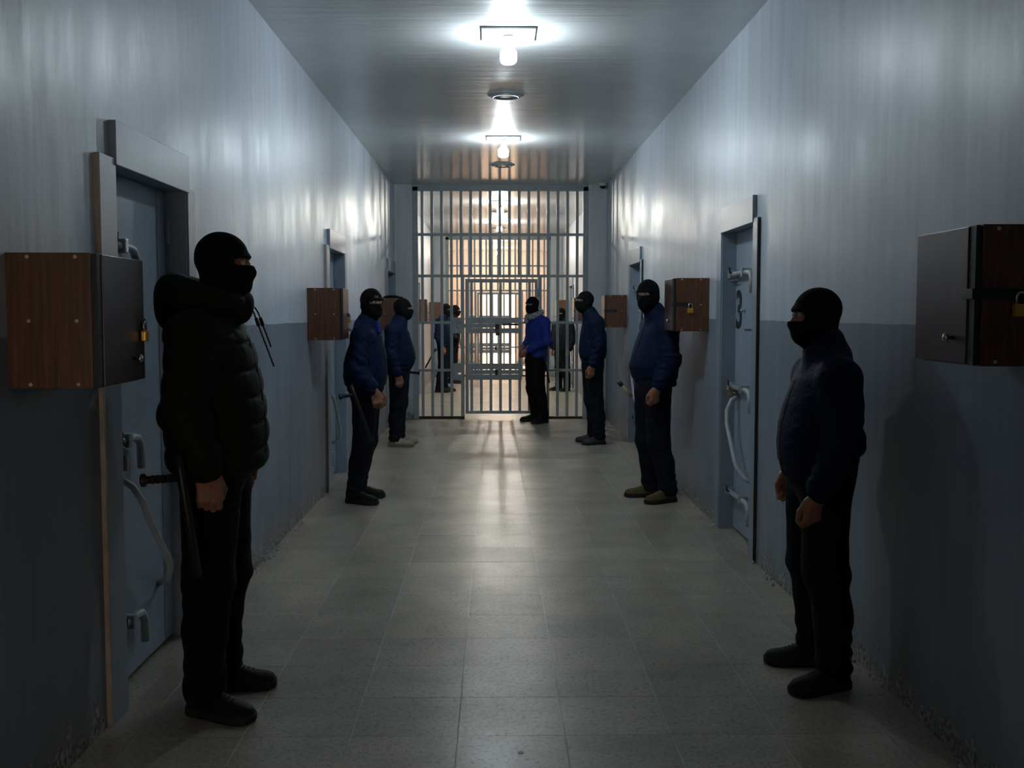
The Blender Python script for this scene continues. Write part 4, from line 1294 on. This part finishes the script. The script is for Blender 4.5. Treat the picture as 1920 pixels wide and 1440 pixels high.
# --- man in front of the gate, royal blue jacket and chequered scarf
p4 = person((0.565, 14.36), 210, dict(
    h=0.010, hb=0.008, hm=0.007, seed=41, top=1.695, head=(0.075, 12, 0), hs=0.95, slot=(0.06, 0.013, 0.012),
    torso=[(1.40, 0.085, -0.05, 0.14), (1.33, 0.12, -0.085, 0.18), (1.20, 0.13, -0.105, 0.185), (1.08, 0.125, -0.115, 0.18), (0.98, 0.125, -0.115, 0.18), (0.90, 0.13, -0.115, 0.185), (0.82, 0.125, -0.115, 0.185)],
    arms=(((0.170, -0.02, 1.345), (0.23, -0.02, 1.10), (0.060, 0.200, 0.985)), ((-0.170, -0.02, 1.345), (-0.235, -0.01, 1.09), (-0.055, 0.200, 0.975))),
    armr=(0.070, 0.062, 0.046), wr=0.006, collar=0.05, scarf=True, hands=((10, 0.55), (10, 0.55)),
    legs=(leg(0.095, 0.03, 0.02, -0.055, 0.82, 0.46, 20, 0.12), leg(-0.095, 0.03, 0.02, -0.02, 0.82, 0.46, 16, -0.13)),
    legr=(0.096, 0.080, 0.066, 0.070), seat=0.12, jmat='royal', tmat='trouser_bk', shoes=BK, ss=1.02), 'masked man in royal blue jacket and chequered scarf, hands clasped before the gate')
baton(p4, (-0.225, 0.03, 0.90), (-0.24, 0.09, 0.90), (-0.215, -0.06, 0.55), 'thin black baton at the hip of the man with the scarf', 0.012)
# --- right, next to the gate
p5 = person((1.130, 12.02), 184, dict(
    h=0.010, hb=0.008, hm=0.007, seed=51, top=1.722, head=(0.120, 16, 6), hs=0.97, neck=0.055, logo=0.01,
    torso=[(1.42, 0.11, -0.045, 0.15), (1.35, 0.145, -0.085, 0.19), (1.24, 0.165, -0.12, 0.2), (1.13, 0.18, -0.13, 0.205), (1.05, 0.188, -0.128, 0.2), (0.97, 0.17, -0.11, 0.19), (0.90, 0.14, -0.09, 0.175)],
    arms=(((0.185, -0.01, 1.36), (0.235, -0.02, 1.11), (0.24, 0.07, 0.885)), ((-0.185, 0.01, 1.36), (-0.235, -0.01, 1.11), (-0.24, 0.075, 0.88))),
    armr=(0.078, 0.068, 0.050), wr=0.006, collar=0.06, hands=((20, 0.7), (20, 0.7)), curl=0.75,
    legs=(leg(0.095, 0.045, 0.02, 0.0, 0.86, 0.47, 8, 0.11), leg(-0.095, 0.02, 0.0, -0.03, 0.86, 0.47, 14, -0.115)),
    legr=(0.098, 0.080, 0.066, 0.068), seat=0.13, jmat='navy_dk', shoes=('shoe_dg', 'sole_bk', 'lace_bk'), ss=0.96), 'masked man in dark navy jacket and grey shoes standing just right of the gate')
# --- right middle, olive boots, looking at the camera
p6 = person((1.298, 8.38), 194, dict(
    h=0.008, hb=0.0062, hm=0.0055, seed=61, top=1.740, head=(0.105, 44, 0), hs=1.02, neck=0.035, gaze=0.4, slot=(0.052, 0.011, 0.008),
    torso=[(1.42, 0.10, -0.06, 0.16), (1.36, 0.135, -0.10, 0.205), (1.25, 0.175, -0.125, 0.22), (1.15, 0.21, -0.13, 0.225), (1.06, 0.232, -0.13, 0.22), (0.97, 0.205, -0.125, 0.205), (0.90, 0.165, -0.11, 0.19)],
    arms=(((0.195, 0.0, 1.365), (0.250, -0.03, 1.10), (0.255, 0.03, 0.875)), ((-0.195, 0.02, 1.365), (-0.25, 0.01, 1.11), (-0.255, 0.135, 0.895))),
    armr=(0.084, 0.074, 0.054), wr=0.008, collar=0.07, hands=((15, 0.7), (15, 0.7)),
    legs=(leg(0.105, 0.065, 0.06, 0.015, 0.86, 0.47, 12, 0.13), leg(-0.105, 0.055, 0.045, -0.02, 0.86, 0.47, 16, -0.13)),
    legr=(0.108, 0.088, 0.072, 0.072), seat=0.14, jmat='navy', shoes=('shoe_ol', 'sole_bk', 'lace_lt'), ss=1.0, boot=True, hand=1.02), 'stout masked man in navy jacket and olive boots by the right wall box')
baton(p6, (0.335, -0.03, 0.74), (0.345, 0.04, 0.75), (0.30, -0.15, 0.43), 'black baton hanging behind the thigh of the man in olive boots')
#kn = baton(p6, (0.10, 0.175, 0.84), (0.12, 0.235, 0.86), (0.07, 0.15, 0.62), 'short baton tucked in the front belt of the man in olive boots', 0.013)
def knife(root, a, c, label):
    A, C_ = Vector(to_world(root, a)), Vector(to_world(root, c))
    b_ = empty('hand_tool', tuple(A))
    tag(b_, label, 'tool')
    d = C_ - A
    MB().tube([A, A + d * 0.75], [0.014, 0.015], 12).build('barrel', 'torch_tan', b_, True)
    MB().tube([A + d * 0.72, A + d * 0.78, C_], [0.016, 0.019, 0.017], 12).build('end_cap', 'black', b_, True)
M['torch_tan'] = plain('tan_torch', (0.42, 0.36, 0.20), 0.5)
knife(p6, (0.13, 0.182, 0.81), (0.16, 0.285, 0.93), 'tan tool with black cap at the belt of the man in olive boots')
# --- beyond the first gate
p8 = person((-0.965, 19.9), -8, dict(
    h=0.013, hb=0.010, hm=0.009, seed=71, top=1.650, head=(0.06, -10, 0), hs=0.97,
    torso=[(1.36, 0.08, -0.10, 0.15), (1.28, 0.12, -0.14, 0.19), (1.15, 0.15, -0.15, 0.2), (1.03, 0.165, -0.14, 0.2), (0.93, 0.16, -0.13, 0.195), (0.85, 0.14, -0.11, 0.18)],
    arms=(((0.18, -0.04, 1.30), (0.24, -0.06, 1.04), (0.235, 0.04, 0.83)), ((-0.18, -0.04, 1.30), (-0.24, -0.06, 1.04), (-0.235, 0.04, 0.83))),
    collar=0.06, hands=((20, 0.7), (20, 0.7)),
    legs=(leg(0.095, 0.01, 0.0, -0.06, 0.83, 0.46, 10, 0.11), leg(-0.095, 0.03, 0.02, 0.0, 0.83, 0.46, 4, -0.12)),
    jmat='navy', shoes=BK, ss=1.0), 'masked man in navy jacket standing left behind the gate bars')
baton(p8, (0.20, -0.14, 0.75), (0.20, -0.08, 0.80), (0.19, -0.30, 0.46), 'black baton slanting back from the hand of the man behind the gate bars')
p9 = person((-0.88, 22.4), 0, dict(
    h=0.014, hb=0.012, hm=0.010, seed=81, top=1.640, head=(0.05, 0, 0), hs=0.97, eyes=False,
    torso=[(1.35, 0.08, -0.10, 0.15), (1.28, 0.12, -0.13, 0.19), (1.15, 0.14, -0.14, 0.2), (1.0, 0.15, -0.13, 0.2), (0.86, 0.13, -0.11, 0.18)],
    arms=(((0.18, -0.03, 1.29), (0.24, -0.04, 1.04), (0.225, 0.15, 0.90)), ((-0.18, -0.03, 1.29), (-0.24, -0.05, 1.04), (-0.235, 0.04, 0.83))),
    collar=0.06, hands=((20, 0.5), (20, 0.7)),
    legs=(leg(0.095, 0.0, 0.0, -0.03, 0.83, 0.46, 8, 0.11), leg(-0.095, 0.02, 0.01, 0.0, 0.83, 0.46, 4, -0.11)),
    jmat='blackcoat', shoes=BK, ss=1.0), 'dark masked figure almost hidden behind the left guard beyond the gate')
p10 = person((1.27, 20.15), 222, dict(
    h=0.013, hb=0.010, hm=0.009, seed=91, top=1.570, head=(0.03, 8, 0), hs=0.95,
    torso=[(1.28, 0.07, -0.10, 0.16), (1.20, 0.11, -0.13, 0.2), (1.08, 0.13, -0.14, 0.205), (0.95, 0.14, -0.13, 0.2), (0.82, 0.13, -0.12, 0.19), (0.76, 0.12, -0.11, 0.18)],
    arms=(((0.185, -0.02, 1.22), (0.25, -0.03, 0.99), (0.23, 0.05, 0.78)), ((-0.185, -0.02, 1.22), (-0.25, -0.03, 0.99), (-0.23, 0.05, 0.78))),
    armr=(0.082, 0.075, 0.055), collar=0.06, hands=((20, 0.7), (20, 0.7)),
    legs=(leg(0.09, 0.0, 0.0, -0.02, 0.78, 0.44, 12, 0.11), leg(-0.09, 0.0, 0.0, -0.02, 0.78, 0.44, 12, -0.11)),
    jmat='blackcoat', tmat='trouser_bk', shoes=BK, ss=0.96), 'masked man in a black coat standing right behind the gate bars')
